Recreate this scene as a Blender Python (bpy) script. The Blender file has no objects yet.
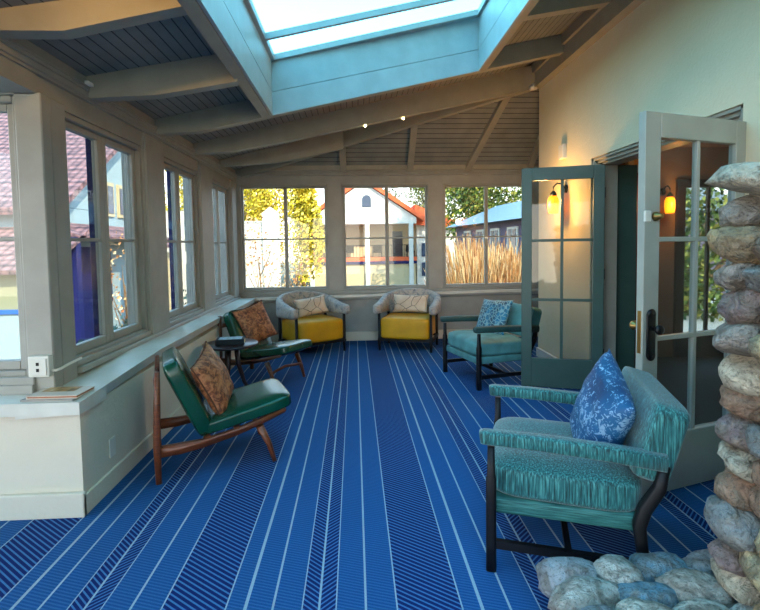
import bpy, bmesh, math, random
from mathutils import Vector, Matrix, noise
random.seed(7)
S = bpy.context.scene
COL = S.collection
V = Vector
PI = math.pi

# ------------------------------------------------------------------ camera
F, PITCH, YAW, ROLL = 484.0, .054, .052, -.014
cy_, sy_, cp_, sp_ = math.cos(YAW), math.sin(YAW), math.cos(PITCH), math.sin(PITCH)
fwd = V((sy_*cp_, cy_*cp_, -sp_)); rt = V((cy_, -sy_, 0)); up = rt.cross(fwd)
r2 = rt*math.cos(ROLL)+up*math.sin(ROLL); u2 = up*math.cos(ROLL)-rt*math.sin(ROLL)
cam = bpy.data.cameras.new('camera'); co = bpy.data.objects.new('camera', cam); COL.objects.link(co)
co.matrix_world = Matrix(((r2.x, u2.x, -fwd.x, 0), (r2.y, u2.y, -fwd.y, 0), (r2.z, u2.z, -fwd.z, 1.4), (0, 0, 0, 1)))
cam.sensor_fit = 'HORIZONTAL'; cam.sensor_width = 36.0; cam.lens = 36.0*F/760.0
cam.shift_y = -34.0/760.0; cam.clip_start = .05; cam.clip_end = 400
S.camera = co

# ------------------------------------------------------------------ world, sun, exposure
W = bpy.data.worlds.new('world'); S.world = W; W.use_nodes = True
wn = W.node_tree; wn.nodes.clear()
wo = wn.nodes.new('ShaderNodeOutputWorld'); bg = wn.nodes.new('ShaderNodeBackground')
tc = wn.nodes.new('ShaderNodeTexCoord'); sx = wn.nodes.new('ShaderNodeSeparateXYZ'); rp = wn.nodes.new('ShaderNodeValToRGB')
wn.links.new(tc.outputs['Generated'], sx.inputs[0]); wn.links.new(sx.outputs['Z'], rp.inputs[0])
wn.links.new(rp.outputs[0], bg.inputs[0]); wn.links.new(bg.outputs[0], wo.inputs[0])
e = rp.color_ramp.elements
e[0].position = 0.0; e[0].color = (1.0, .90, .72, 1)
e[1].position = .6; e[1].color = (.22, .52, .78, 1)
k = e.new(.22); k.color = (.60, .78, .98, 1)
bg.inputs[1].default_value = 2.2
sun = bpy.data.lights.new('sun', 'SUN'); so = bpy.data.objects.new('sun', sun); COL.objects.link(so)
sun.energy = 4.5; sun.color = (1.0, .88, .66); sun.angle = .01
so.rotation_euler = V((.55, -.75, .62)).to_track_quat('Z', 'Y').to_euler()
S.view_settings.view_transform = 'Standard'; S.view_settings.look = 'None'; S.view_settings.gamma = 1
S.view_settings.use_curve_mapping = False
S.view_settings.exposure = 1.74
S.cycles.use_denoising = True
S.cycles.max_bounces = 10; S.cycles.diffuse_bounces = 6; S.cycles.transparent_max_bounces = 16
S.cycles.caustics_reflective = False; S.cycles.caustics_refractive = False; S.cycles.sample_clamp_indirect = 6

# ------------------------------------------------------------------ materials
def sr(r, g, b):
    f = lambda c: (c/255/12.92) if c/255 <= .04045 else ((c/255+.055)/1.055)**2.4
    return (f(r), f(g), f(b), 1)

class NT:
    def __init__(s, name):
        s.m = bpy.data.materials.new(name); s.m.use_nodes = True
        s.t = s.m.node_tree; s.b = s.t.nodes['Principled BSDF']; s.out = s.t.nodes['Material Output']
    def n(s, typ, **kw):
        o = s.t.nodes.new('ShaderNode'+typ)
        for a, v in kw.items():
            if a.startswith('i_'):
                o.inputs[int(a[2:]) if a[2:].isdigit() else a[2:].replace('_', ' ')].default_value = v
            else: setattr(o, a, v)
        return o
    def L(s, a, b): s.t.links.new(a, b)
    def math(s, op, a, b=None, c=None):
        o = s.t.nodes.new('ShaderNodeMath'); o.operation = op
        for i, x in enumerate((a, b, c)):
            if x is None: continue
            if isinstance(x, (int, float)): o.inputs[i].default_value = x
            else: s.L(x, o.inputs[i])
        return o.outputs[0]
    def mix(s, fac, a, b, mode='MIX'):
        o = s.t.nodes.new('ShaderNodeMix'); o.data_type = 'RGBA'; o.blend_type = mode
        for sock, x in ((o.inputs[0], fac), (o.inputs[6], a), (o.inputs[7], b)):
            if isinstance(x, (int, float, tuple)): sock.default_value = x
            else: s.L(x, sock)
        return o.outputs[2]
    def coord(s, scale=(1, 1, 1), rot=(0, 0, 0), kind='Object'):
        c = s.n('TexCoord'); m = s.n('Mapping'); m.inputs['Scale'].default_value = scale; m.inputs['Rotation'].default_value = rot
        s.L(c.outputs[kind], m.inputs[0]); return m.outputs[0]
    def noise(s, vec, scale, detail=3, rough=.5, dist=0):
        o = s.n('TexNoise'); o.inputs['Scale'].default_value = scale; o.inputs['Detail'].default_value = detail
        o.inputs['Roughness'].default_value = rough; o.inputs['Distortion'].default_value = dist
        s.L(vec, o.inputs['Vector']); return o.outputs['Fac']
    def ramp(s, fac, stops, interp='LINEAR'):
        o = s.n('ValToRGB'); cr = o.color_ramp; cr.interpolation = interp
        cr.elements[0].position, cr.elements[0].color = stops[0]
        cr.elements[1].position, cr.elements[1].color = stops[-1]
        for p, c in stops[1:-1]:
            x = cr.elements.new(p); x.color = c
        s.L(fac, o.inputs[0]); return o.outputs[0]
    def bump(s, h, strength=.3, dist=.01):
        o = s.n('Bump'); o.inputs['Strength'].default_value = strength; o.inputs['Distance'].default_value = dist
        s.L(h, o.inputs['Height']); s.L(o.outputs[0], s.b.inputs['Normal'])
    def base(s, x, rough=.5, metal=0, spec=.5):
        if isinstance(x, tuple): s.b.inputs['Base Color'].default_value = x
        else: s.L(x, s.b.inputs['Base Color'])
        s.b.inputs['Roughness'].default_value = rough; s.b.inputs['Metallic'].default_value = metal
        s.b.inputs['Specular IOR Level'].default_value = spec

def flat(name, c, rough=.5, metal=0, spec=.5, var=.08, nscale=6, bump=0, bscale=80):
    t = NT(name); co_ = t.coord()
    f = t.noise(co_, nscale, 3)
    d = tuple(max(0, x*(1-var)) for x in c[:3])+(1,); l = tuple(min(1, x*(1+var)) for x in c[:3])+(1,)
    t.base(t.ramp(f, [(.3, d), (.7, l)]), rough, metal, spec)
    if bump: t.bump(t.noise(co_, bscale, 2), bump, .004)
    return t.m

M = {}
M['trim'] = flat('painted_trim', sr(148, 147, 140), .45, bump=.05)
M['post'] = flat('painted_posts', sr(152, 151, 144), .45)
M['ledge'] = flat('ledge_paint', sr(208, 206, 196), .35, bump=.15, bscale=30)
M['navy'] = flat('navy_paint', sr(20, 26, 84), .6, spec=.2)
M['beam'] = flat('beam_paint', sr(152, 147, 132), .45, bump=.1, bscale=40)
M['well'] = flat('skylight_paint', sr(168, 172, 172), .45, bump=.2, bscale=25)
M['gdoor'] = flat('green_door_paint', sr(60, 84, 76), .4)
M['wdoor'] = flat('grey_door_paint', sr(150, 152, 142), .4)
M['wdooredge'] = flat('door_edge_paint', sr(190, 196, 200), .4)
M['black'] = flat('black_wood', sr(9, 9, 12), .5, spec=.3)
M['blackmetal'] = flat('black_metal', sr(24, 24, 26), .35, .6)
M['brass'] = flat('aged_brass', sr(150, 120, 70), .3, .9)
M['plastic'] = flat('white_plastic', sr(214, 212, 202), .4)
M['dkwood'] = flat('dark_wood', sr(42, 28, 30), .3)
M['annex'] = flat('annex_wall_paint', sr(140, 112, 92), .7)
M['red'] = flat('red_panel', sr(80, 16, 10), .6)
M['piping'] = flat('pillow_piping', sr(90, 52, 30), .7)
M['paper'] = flat('paper_edges', sr(214, 196, 160), .8)

def stucco(name, c, strength=.35, scale=45):
    t = NT(name); v = t.coord(); t.base(t.ramp(t.noise(v, 3, 3), [(.3, tuple(x*.94 for x in c[:3])+(1,)), (.7, c)]), .75)
    t.bump(t.noise(v, scale, 4, .6), strength, .01); return t.m
M['stucco'] = stucco('cream_stucco', sr(222, 208, 176))
M['knee'] = stucco('knee_wall_stucco', sr(214, 204, 184), .45, 30)
M['extw'] = stucco('white_stucco', sr(200, 196, 188), .2, 8)
M['extc'] = stucco('cream_ext_stucco', sr(186, 166, 128), .2, 8)
M['exty'] = stucco('pale_teal_stucco', sr(140, 156, 160), .2, 8)

# ceiling boards (grooves run along the given axis)
def boards(name, axis):
    t = NT(name); v = t.coord(); s_ = t.n('SeparateXYZ'); t.L(v, s_.inputs[0])
    x = s_.outputs[axis]
    m = t.math('FLOORED_MODULO', x, .062)
    g = t.math('LESS_THAN', m, .007)
    nz = t.noise(v, 5, 3)
    c = t.ramp(nz, [(.3, sr(120, 122, 116)), (.7, sr(138, 138, 130))])
    t.base(t.mix(g, c, sr(46, 46, 46)), .55)
    t.bump(t.math('SUBTRACT', 1.0, g), .6, .01)
    return t.m
M['boardx'] = boards('ceiling_boards', 0); M['boardy'] = boards('hip_ceiling_boards', 1)

# carpet
def carpet():
    t = NT('carpet'); v = t.coord(); s_ = t.n('SeparateXYZ'); t.L(v, s_.inputs[0]); X, Y = s_.outputs[0], s_.outputs[1]
    P = .915
    s = t.math('FLOORED_MODULO', t.math('SUBTRACT', X, .139), P)
    def line(c, w): return t.math('COMPARE', s, c, w/2)
    def band(a, b): return t.math('MULTIPLY', t.math('GREATER_THAN', s, a), t.math('LESS_THAN', s, b))
    def add(*a):
        r = a[0]
        for q in a[1:]: r = t.math('MAXIMUM', r, q)
        return r
    lines = add(line(.003, .006), line(.253, .006), line(.329, .013), line(.436, .009), line(.55, .005), line(.616, .009), line(.682, .005), line(.797, .009))
    def hatch(k, p, d): return t.math('LESS_THAN', t.math('FLOORED_MODULO', t.math('MULTIPLY_ADD', X, k, Y), p), p*d)
    h1 = t.math('MULTIPLY', band(.0, .253), hatch(.75, .027, .36))
    h2 = t.math('MULTIPLY', band(.55, .616), hatch(.95, .027, .36))
    h3 = t.math('MULTIPLY', band(.616, .682), hatch(-.95, .027, .36))
    fine = t.math('MULTIPLY', t.math('SUBTRACT', 1.0, add(band(0, .253), band(.55, .682))), hatch(.35, .017, .45))
    wide = t.mix(t.noise(v, 300, 2), sr(12, 58, 108), sr(36, 98, 152))
    hb = add(band(0, .253), band(.55, .682))
    c = t.mix(hb, wide, sr(12, 30, 82))
    c = t.mix(t.math('MULTIPLY', fine, .42), c, sr(70, 122, 170))
    c = t.mix(t.math('MULTIPLY', add(h1, h2, h3), .8), c, sr(76, 130, 180))
    c = t.mix(lines, c, sr(166, 184, 192))
    c = t.mix(t.math('MULTIPLY', t.noise(v, 160, 2), .5), c, sr(10, 40, 100))
    t.base(c, .95, spec=.15); t.bump(t.noise(v, 500, 2), .4, .004)
    return t.m
M['carpet'] = carpet()

def wood(name, a, b, rough=.35):
    t = NT(name); v = t.coord((3, 3, 30)); t.base(t.ramp(t.noise(v, 3, 4, .6, .6), [(.3, a), (.7, b)]), rough); return t.m
M['walnut'] = wood('walnut_frame', sr(82, 40, 20), sr(128, 68, 36))
M['leather'] = flat('green_leather', sr(2, 62, 43), .26, spec=.6, var=.2, nscale=5, bump=.15, bscale=40)
def teal():
    t = NT('teal_fabric'); v = t.coord((150, 150, 9)); f = t.noise(v, 1, 3, .6)
    t.base(t.ramp(f, [(.34, sr(6, 42, 44)), (.52, sr(28, 94, 94)), (.74, sr(88, 156, 150))]), .6, spec=.3)
    t.b.inputs['Sheen Weight'].default_value = .3
    t.bump(f, .3, .004); return t.m
M['teal'] = teal()
def streak(name, sc, a, b, c):
    t = NT(name); v = t.coord(sc); f = t.noise(v, 1, 3, .6); t.base(t.ramp(f, [(.3, a), (.5, b), (.72, c)]), .6, spec=.3); t.bump(f, .3, .004); return t.m
M['tealskirt'] = streak('teal_trim_fabric', (9, 9, 200), sr(16, 60, 60), sr(42, 96, 92), sr(72, 128, 120))
M['tealb'] = flat('dusky_teal_velvet', sr(80, 132, 130), .6, var=.25, nscale=8)
M['tealdark'] = flat('dark_teal_velvet', sr(34, 66, 62), .6, var=.2)
M['yellow'] = flat('yellow_velvet', sr(204, 148, 2), .55, var=.12, nscale=5)
def marble():
    t = NT('marbled_fabric'); v = t.coord(); f = t.noise(v, 16, 5, .7, 1.0)
    t.base(t.ramp(f, [(.3, sr(78, 84, 94)), (.45, sr(150, 148, 146)), (.55, sr(184, 172, 158)), (.7, sr(110, 104, 104))]), .7); return t.m
M['marble'] = marble()
def brownp():
    t = NT('brown_pillow_fabric'); v = t.coord(); f = t.noise(v, 22, 3, .6, 1.2)
    t.base(t.ramp(f, [(.38, sr(92, 46, 26)), (.5, sr(150, 88, 52)), (.62, sr(186, 120, 76))]), .6); t.bump(t.noise(v, 9, 3), .5, .03); return t.m
M['brownp'] = brownp()
def bluep():
    t = NT('blue_pillow_fabric'); v = t.coord(); f = t.noise(v, 42, 4, .7, 1.0); g = t.noise(v, 4, 2)
    m = t.math('GREATER_THAN', t.math('MULTIPLY_ADD', g, .25, f), .70)
    t.base(t.mix(m, t.ramp(g, [(.3, sr(3, 42, 80)), (.7, sr(12, 86, 130))]), sr(120, 152, 180)), .6); t.bump(t.noise(v, 10, 3), .4, .02); return t.m
M['bluep'] = bluep()
def tealp():
    t = NT('patterned_pillow_fabric'); v = t.coord(); w = t.n('TexVoronoi'); w.feature = 'DISTANCE_TO_EDGE'; w.inputs['Scale'].default_value = 24; t.L(v, w.inputs['Vector'])
    f = t.noise(v, 5, 3, .5, 1)
    c = t.ramp(f, [(.4, sr(36, 112, 140)), (.55, sr(40, 62, 76)), (.7, sr(70, 84, 84))])
    t.base(t.mix(t.math('LESS_THAN', w.outputs[0], .07), c, sr(128, 156, 156)), .6); return t.m
M['tealp'] = tealp()
def sketchp():
    t = NT('tan_pillow_fabric'); v = t.coord(); w = t.n('TexVoronoi'); w.feature = 'DISTANCE_TO_EDGE'; w.inputs['Scale'].default_value = 5; t.L(v, w.inputs['Vector'])
    t.base(t.mix(t.math('LESS_THAN', w.outputs[0], .012), t.ramp(t.noise(v, 6, 2), [(.3, sr(196, 172, 146)), (.7, sr(222, 204, 180))]), sr(96, 84, 84)), .7); return t.m
M['sketchp'] = sketchp()
def stone(name, pal):
    t = NT(name); g = t.n('NewGeometry'); v = t.coord()
    c = t.ramp(g.outputs['Random Per Island'], [(i/(len(pal)), p) for i, p in enumerate(pal[:-1])]+[((len(pal)-1)/len(pal), pal[-1])], 'CONSTANT')
    n1 = t.noise(v, 22, 5, .65, .6); n2 = t.noise(v, 7, 3, .6, 1.5)
    c = t.mix(t.ramp(n1, [(.35, (0, 0, 0, 1)), (.7, (.5, .5, .5, 1))]), t.mix(t.ramp(n2, [(.45, (0, 0, 0, 1)), (.62, (.7, .7, .7, 1))]), c, sr(84, 72, 58)), sr(150, 140, 122))
    dk = t.noise(v, 60, 4, .7)
    c = t.mix(t.ramp(dk, [(.36, (.55, .55, .55, 1)), (.48, (0, 0, 0, 1))]), c, sr(48, 42, 38))
    t.base(c, .7, spec=.3); t.bump(n1, 1.0, .05); return t.m
M['stone'] = stone('river_stone', [sr(176, 146, 104), sr(130, 112, 112), sr(196, 172, 128), sr(156, 148, 140), sr(204, 192, 168), sr(146, 112, 90), sr(168, 152, 142), sr(120, 126, 128)])
M['hstone'] = stone('hearth_stone', [sr(196, 192, 182), sr(96, 138, 156), sr(180, 168, 156), sr(160, 166, 172), sr(120, 150, 160), sr(206, 196, 180)])
M['palestone'] = stone('pale_stone', [sr(190, 182, 160), sr(186, 180, 160)])
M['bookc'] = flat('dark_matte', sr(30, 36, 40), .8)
M['mortar'] = flat('mortar', sr(110, 106, 96), .9, var=.3, nscale=20, bump=.8, bscale=40)

def glassm(name, tint=(1, 1, 1, 1), refl=.03):
    m = bpy.data.materials.new(name); m.use_nodes = True; t = m.node_tree; t.nodes.clear()
    o = t.nodes.new('ShaderNodeOutputMaterial'); mx = t.nodes.new('ShaderNodeMixShader')
    tr = t.nodes.new('ShaderNodeBsdfTransparent'); tr.inputs[0].default_value = tint
    gl = t.nodes.new('ShaderNodeBsdfGlossy'); gl.inputs['Roughness'].default_value = .02
    lw = t.nodes.new('ShaderNodeLayerWeight'); lw.inputs[0].default_value = .5
    pw = t.nodes.new('ShaderNodeMath'); pw.operation = 'POWER'; pw.inputs[1].default_value = 5
    ml = t.nodes.new('ShaderNodeMath'); ml.operation = 'MULTIPLY_ADD'; ml.inputs[1].default_value = .6; ml.inputs[2].default_value = refl
    t.links.new(lw.outputs['Facing'], pw.inputs[0]); t.links.new(pw.outputs[0], ml.inputs[0]); t.links.new(ml.outputs[0], mx.inputs[0])
    t.links.new(tr.outputs[0], mx.inputs[1]); t.links.new(gl.outputs[0], mx.inputs[2]); t.links.new(mx.outputs[0], o.inputs[0])
    return m
M['glass'] = glassm('window_glass', (.78, .80, .80, 1))
M['skyglass'] = glassm('skylight_glass', (.62, .93, .96, 1))
def emis(name, c, st):
    t = NT(name); t.base(c, .5); t.b.inputs['Emission Color'].default_value = c; t.b.inputs['Emission Strength'].default_value = st; return t.m
M['amber'] = emis('amber_glass_shade', (1, .22, .004, 1), 1.6)
M['bulb'] = emis('small_lamp', (1, .75, .3, 1), 12)
def tiles(name, a, b, axis=0):
    t = NT(name); v = t.coord(); br = t.n('TexVoronoi'); br.inputs['Scale'].default_value = 5.5; br.inputs['Randomness'].default_value = .25; t.L(v, br.inputs['Vector'])
    c = t.ramp(br.outputs['Distance'], [(.2, b), (.75, a)])
    t.base(c, .8); t.bump(br.outputs['Distance'], .8, .05); return t.m
M['tile'] = tiles('clay_roof_tiles', sr(46, 30, 40), sr(146, 104, 104))
M['tiler'] = flat('orange_roof_edge', sr(206, 88, 40), .7)
M['blueroof'] = flat('blue_grey_roof', sr(104, 122, 136), .5)
M['lilac'] = flat('lilac_wall', sr(84, 76, 100), .7)
M['purple'] = flat('purple_wall', sr(24, 28, 74), .8, spec=.1)
M['bluerail'] = flat('blue_rail_paint', sr(30, 90, 180), .4)
M['darkglass'] = flat('dark_window_glass', sr(60, 70, 90), .15)
M['porchw'] = stucco('olive_cream_stucco', sr(132, 132, 104), .2, 8)
M['ground'] = flat('garden_ground', sr(110, 98, 76), .9, var=.3, nscale=2)
M['paving'] = flat('pale_paving', sr(150, 146, 138), .8)
M['brick'] = flat('red_brick', sr(130, 66, 50), .8, var=.3, nscale=10)
M['bark'] = flat('bark', sr(120, 90, 60), .8)
def leaf(name, a, b, c):
    t = NT(name); g = t.n('NewGeometry'); t.base(t.ramp(g.outputs['Random Per Island'], [(0, a), (.5, b), (1, c)]), .6, spec=.2)
    t.b.inputs['Transmission Weight'].default_value = 0; return t.m
M['leafy'] = leaf('yellow_green_leaves', sr(128, 122, 22), sr(200, 178, 40), sr(236, 212, 100))
M['leafg'] = leaf('green_leaves', sr(34, 60, 26), sr(84, 104, 40), sr(150, 142, 60))
M['leafgg'] = leaf('grey_green_leaves', sr(40, 66, 56), sr(80, 108, 96), sr(140, 160, 148))
M['grass'] = leaf('straw_orange_stems', sr(150, 84, 44), sr(206, 158, 100), sr(236, 208, 160))
M['flower'] = flat('yellow_petals', sr(240, 180, 20), .6)

# ------------------------------------------------------------------ helpers
def obj(name, bm, mat, parent=None, smooth=False, autos=None):
    bmesh.ops.recalc_face_normals(bm, faces=bm.faces)
    me = bpy.data.meshes.new(name); bm.to_mesh(me); bm.free()
    mats = mat if isinstance(mat, (list, tuple)) else [mat]
    for m in mats: me.materials.append(M[m] if isinstance(m, str) else m)
    if smooth:
        for p in me.polygons: p.use_smooth = True
    o = bpy.data.objects.new(name, me); COL.objects.link(o)
    if parent: o.parent = parent
    return o
def tag(o, label=None, cat=None, group=None, kind=None):
    if label: o['label'] = label
    if cat: o['category'] = cat
    if group: o['group'] = group
    if kind: o['kind'] = kind
    return o
def empty(name, loc=(0, 0, 0), rz=0):
    o = bpy.data.objects.new(name, None); COL.objects.link(o); o.empty_display_size = .1
    o.location = loc; o.rotation_euler = (0, 0, rz); return o
def box(bm, x0, x1, y0, y1, z0, z1, bev=0, seg=2, mat=None, mi=0):
    bm2 = bmesh.new(); bmesh.ops.create_cube(bm2, size=1)
    for v in bm2.verts:
        v.co = V(((x0+x1)/2+v.co.x*(x1-x0), (y0+y1)/2+v.co.y*(y1-y0), (z0+z1)/2+v.co.z*(z1-z0)))
    if bev: bmesh.ops.bevel(bm2, geom=bm2.edges[:], offset=min(bev, .49*min(abs(x1-x0), abs(y1-y0), abs(z1-z0))), segments=seg, affect='EDGES', profile=.5)
    if mat is not None: bm2.transform(mat)
    for f in bm2.faces: f.material_index = mi
    merge(bm, bm2)
def merge(bm, bm2):
    me = bpy.data.meshes.new('t'); bm2.to_mesh(me); bm2.free(); bm.from_mesh(me); bpy.data.meshes.remove(me)
def B(*a, **k):
    bm = bmesh.new(); box(bm, *a, **k); return bm
def prism(bm, pts, ext):
    """pts: closed 3-D polygon, extruded by vector ext"""
    ext = V(ext); a = [bm.verts.new(V(p)) for p in pts]; b = [bm.verts.new(V(p)+ext) for p in pts]; n = len(pts)
    bm.faces.new(a); bm.faces.new(b[::-1])
    for i in range(n): bm.faces.new((a[i], b[i], b[(i+1) % n], a[(i+1) % n]))
    return bm
def tube(bm, pts, rads, n=10, sq=None, capr=True):
    """swept tube; sq=(wx,wy) multiplies the section"""
    pts = [V(p) for p in pts]
    if isinstance(rads, (int, float)): rads = [rads]*len(pts)
    rings = []
    ref = V((0, 0, 1)) if abs((pts[-1]-pts[0]).normalized().z) < .9 else V((1, 0, 0))
    for i, p in enumerate(pts):
        d = (pts[min(i+1, len(pts)-1)]-pts[max(i-1, 0)]).normalized()
        s = d.cross(ref).normalized(); u = s.cross(d).normalized()
        ring = []
        for k in range(n):
            a = 2*PI*k/n; ca, sa = math.cos(a), math.sin(a)
            if sq:
                ca = math.copysign(abs(ca)**.5, ca)*sq[0]; sa = math.copysign(abs(sa)**.5, sa)*sq[1]
            ring.append(bm.verts.new(p+(s*ca+u*sa)*rads[i]))
        rings.append(ring)
    for a, b in zip(rings, rings[1:]):
        for k in range(n): bm.faces.new((a[k], a[(k+1) % n], b[(k+1) % n], b[k]))
    bm.faces.new(rings[0][::-1]); bm.faces.new(rings[-1]); return bm
def lathe(bm, prof, n=20, at=(0, 0, 0)):
    at = V(at); rings = [[bm.verts.new(at+V((r*math.cos(2*PI*k/n), r*math.sin(2*PI*k/n), z))) for k in range(n)] for r, z in prof]
    for a, b in zip(rings, rings[1:]):
        for k in range(n): bm.faces.new((a[k], a[(k+1) % n], b[(k+1) % n], b[k]))
    bm.faces.new(rings[0][::-1]); bm.faces.new(rings[-1]); return bm
def cushion(bm, sx_, sy_, sz, mat, puff=.25, n=12, p=5.0):
    """soft rounded pad: superellipsoid-like grid box, size sx,sy,sz, placed by mat"""
    b2 = bmesh.new(); bmesh.ops.create_cube(b2, size=2)
    bmesh.ops.subdivide_edges(b2, edges=b2.edges[:], cuts=n, use_grid_fill=True)
    for v in b2.verts:
        c = v.co; m = max(abs(c.x), abs(c.y), abs(c.z)); d = (abs(c.x)**p+abs(c.y)**p+abs(c.z)**p)**(1/p)
        q = c*(m/d)
        q = V((q.x, q.y, q.z*(1-puff*max(abs(c.x), abs(c.y))**3)))
        v.co = V((q.x*sx_/2, q.y*sy_/2, q.z*sz/2))
    b2.transform(mat); merge(bm, b2); return bm
def frame(o, x, y):
    """matrix with origin o, local x and y axes"""
    x = V(x).normalized(); z = x.cross(V(y)).normalized(); y = z.cross(x)
    return Matrix(((x.x, y.x, z.x, o[0]), (x.y, y.y, z.y, o[1]), (x.z, y.z, z.z, o[2]), (0, 0, 0, 1)))

def pillow(name, w, h, t, mat, M4, label, cat='pillow', group=None, seed=0, piping=None, sag=0):
    bm = bmesh.new(); n = 22; gr = {}
    for s in (1, -1):
        for i in range(n+1):
            for j in range(n+1):
                u, v = i/n*2-1, j/n*2-1
                edge = i in (0, n) or j in (0, n)
                if s == -1 and edge: gr[s, i, j] = gr[1, i, j]; continue
                x = u*w/2*(1-.09*(1-v*v)); y = v*h/2*(1-.09*(1-u*u))
                z = s*t/2*(max(0, (1-u*u)*(1-v*v)))**.42
                if not edge: z += .012*noise.noise(V((u*2.3+seed, v*2.3, s)))*(1-u*u*v*v)
                gr[s, i, j] = bm.verts.new((x, y, z))
    for s in (1, -1):
        for i in range(n):
            for j in range(n):
                f = [gr[s, i, j], gr[s, i+1, j], gr[s, i+1, j+1], gr[s, i, j+1]]
                bm.faces.new(f if s == 1 else f[::-1])
    o = obj(name, bm, mat, smooth=True); o.matrix_world = M4; tag(o, label, cat, group)
    if piping:
        pts = []
        for a, b in ((( -1, -1), (1, -1)), ((1, -1), (1, 1)), ((1, 1), (-1, 1)), ((-1, 1), (-1, -1))):
            for k in range(8):
                u = a[0]+(b[0]-a[0])*k/8; v = a[1]+(b[1]-a[1])*k/8
                pts.append((u*w/2*(1-.09*(1-v*v)), v*h/2*(1-.09*(1-u*u)), 0))
        pts.append(pts[0]); obj('piping', tube(bmesh.new(), pts, .005, 6), piping, o, True)
    return o

# ------------------------------------------------------------------ structure
def struct(o, label=None, cat=None): return tag(o, label, cat, None, 'structure')
GZ = -.35
bm = bmesh.new(); box(bm, -3.6, 2.47, -4.2, 5.72, -.12, 0); box(bm, -3.6, 3.6, 5.72, 7.3, -.12, 0)
struct(obj('floor', bm, 'carpet'), 'royal blue carpet with pale stripes and herringbone bands', 'floor')

# left wall: knee wall + ledge + posts + header   (openings along Y)
LOP = [(2.97, 4.03), (4.42, 5.43), (5.86, 6.78)]; LZ = (.715, 2.215)
bm = bmesh.new()
box(bm, -1.88, -1.445, 2.96, 7.35, 0, .56)                       # knee wall
ys = [2.97]+[q for ab in LOP for q in ab][1:-1]+[6.78]
for a, b in [(4.03, 4.42), (5.43, 5.86), (6.78, 7.30)]: box(bm, -1.86, -1.68, a, b, .6, 2.62, .004, 1, mi=1)
box(bm, -1.86, -1.69, 2.98, 7.3, 2.215, 2.62, mi=1)
box(bm, -1.86, -1.70, 2.9, 7.3, .56, .715, mi=1)
struct(obj('wall_left', bm, ['knee', 'trim']), 'cream knee wall and grey posts under the left windows', 'wall')
bm = bmesh.new()
for a, b in [(4.03, 4.42), (5.43, 5.86), (6.78, 7.045)]:
    box(bm, -1.69, -1.665, a+.01, b-.01, .66, 2.30, .004, 1)
box(bm, -1.80, -1.66, 2.72, 2.80, .62, 2.24, .006, 1); box(bm, -1.82, -1.67, 2.815, 2.96, .62, 2.24, .006, 1); box(bm, -1.8, -1.69, 2.78, 2.83, .62, 2.24)
struct(obj('trim_1', bm, 'post'), 'grey painted post casings between the left windows', 'trim')
# ledge
bm = bmesh.new()
def zl(y): return .612+.05*min(1, max(0, (y-2.53)/1.0))
pts = [2.53, 3.0, 3.6, 7.06]
for a, b in zip(pts, pts[1:]):
    bb = bmesh.new(); vs = []
    for y in (a, b):
        for x, dz in ((-1.425, 0), (-1.75, 0), (-1.75, -.08), (-1.44, -.062)): vs.append(bb.verts.new((x, y, zl(y)+dz)))
    for q in ((0, 1, 5, 4), (1, 2, 6, 5), (2, 3, 7, 6), (3, 0, 4, 7), (0, 1, 2, 3), (4, 5, 6, 7)): bb.faces.new([vs[i] for i in q])
    merge(bm, bb)
box(bm, -3.45, -1.427, 2.526, 2.80, .548, .6135)
struct(obj('trim_2', bm, 'ledge'), 'deep pale window ledge capping the left knee wall', 'ledge')
bm = bmesh.new()
box(bm, -1.70, -1.645, 2.97, 7.04, .655, .690, .004, 1); box(bm, -1.74, -1.675, 2.97, 7.04, .69, .725, .004, 1)
box(bm, -3.45, -1.76, 2.69, 2.725, .61, .665, .004, 1); box(bm, -3.45, -1.76, 2.705, 2.725, .66, .705, .004, 1)
struct(obj('trim_3', bm, 'post'), 'stepped sill moulding below the left windows', 'trim')
bm = bmesh.new()
box(bm, -1.86, -1.68, -4.1, 2.72, 2.235, 2.62)
box(bm, -1.70, -1.665, -4.1, 7.05, 2.335, 2.60); box(bm, -1.67, -1.645, -4.1, 7.05, 2.385, 2.405, .004, 1); box(bm, -1.67, -1.652, -4.1, 7.05, 2.35, 2.385, .004, 1); box(bm, -1.67, -1.64, -4.1, 7.05, 2.405, 2.42, .004, 1)
struct(obj('trim_4', bm, 'trim'), 'crown moulding running above the left windows', 'trim')
bm = bmesh.new()
box(bm, -1.45, -1.43, 2.535, 7.05, 0, .11, .004, 1); box(bm, -3.45, -1.43, 2.53, 2.56, 0, .13, .004, 1)
struct(obj('baseboard_left', bm, 'knee'), 'cream baseboard along the left knee wall', 'baseboard')
# jog wall facing the camera, left edge of the picture
bm = bmesh.new()
box(bm, -3.45, -1.445, 2.56, 2.96, 0, .56); box(bm, -3.45, -1.78, 2.72, 2.95, .56, .70); box(bm, -3.45, -1.69, 2.72, 2.98, 2.23, 2.62, mi=1)
box(bm, -3.45, -3.2, 2.72, 2.95, .5, 2.4)
struct(obj('wall_jog', bm, ['knee', 'trim']), 'short cream wall turning left at the near corner', 'wall')
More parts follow.
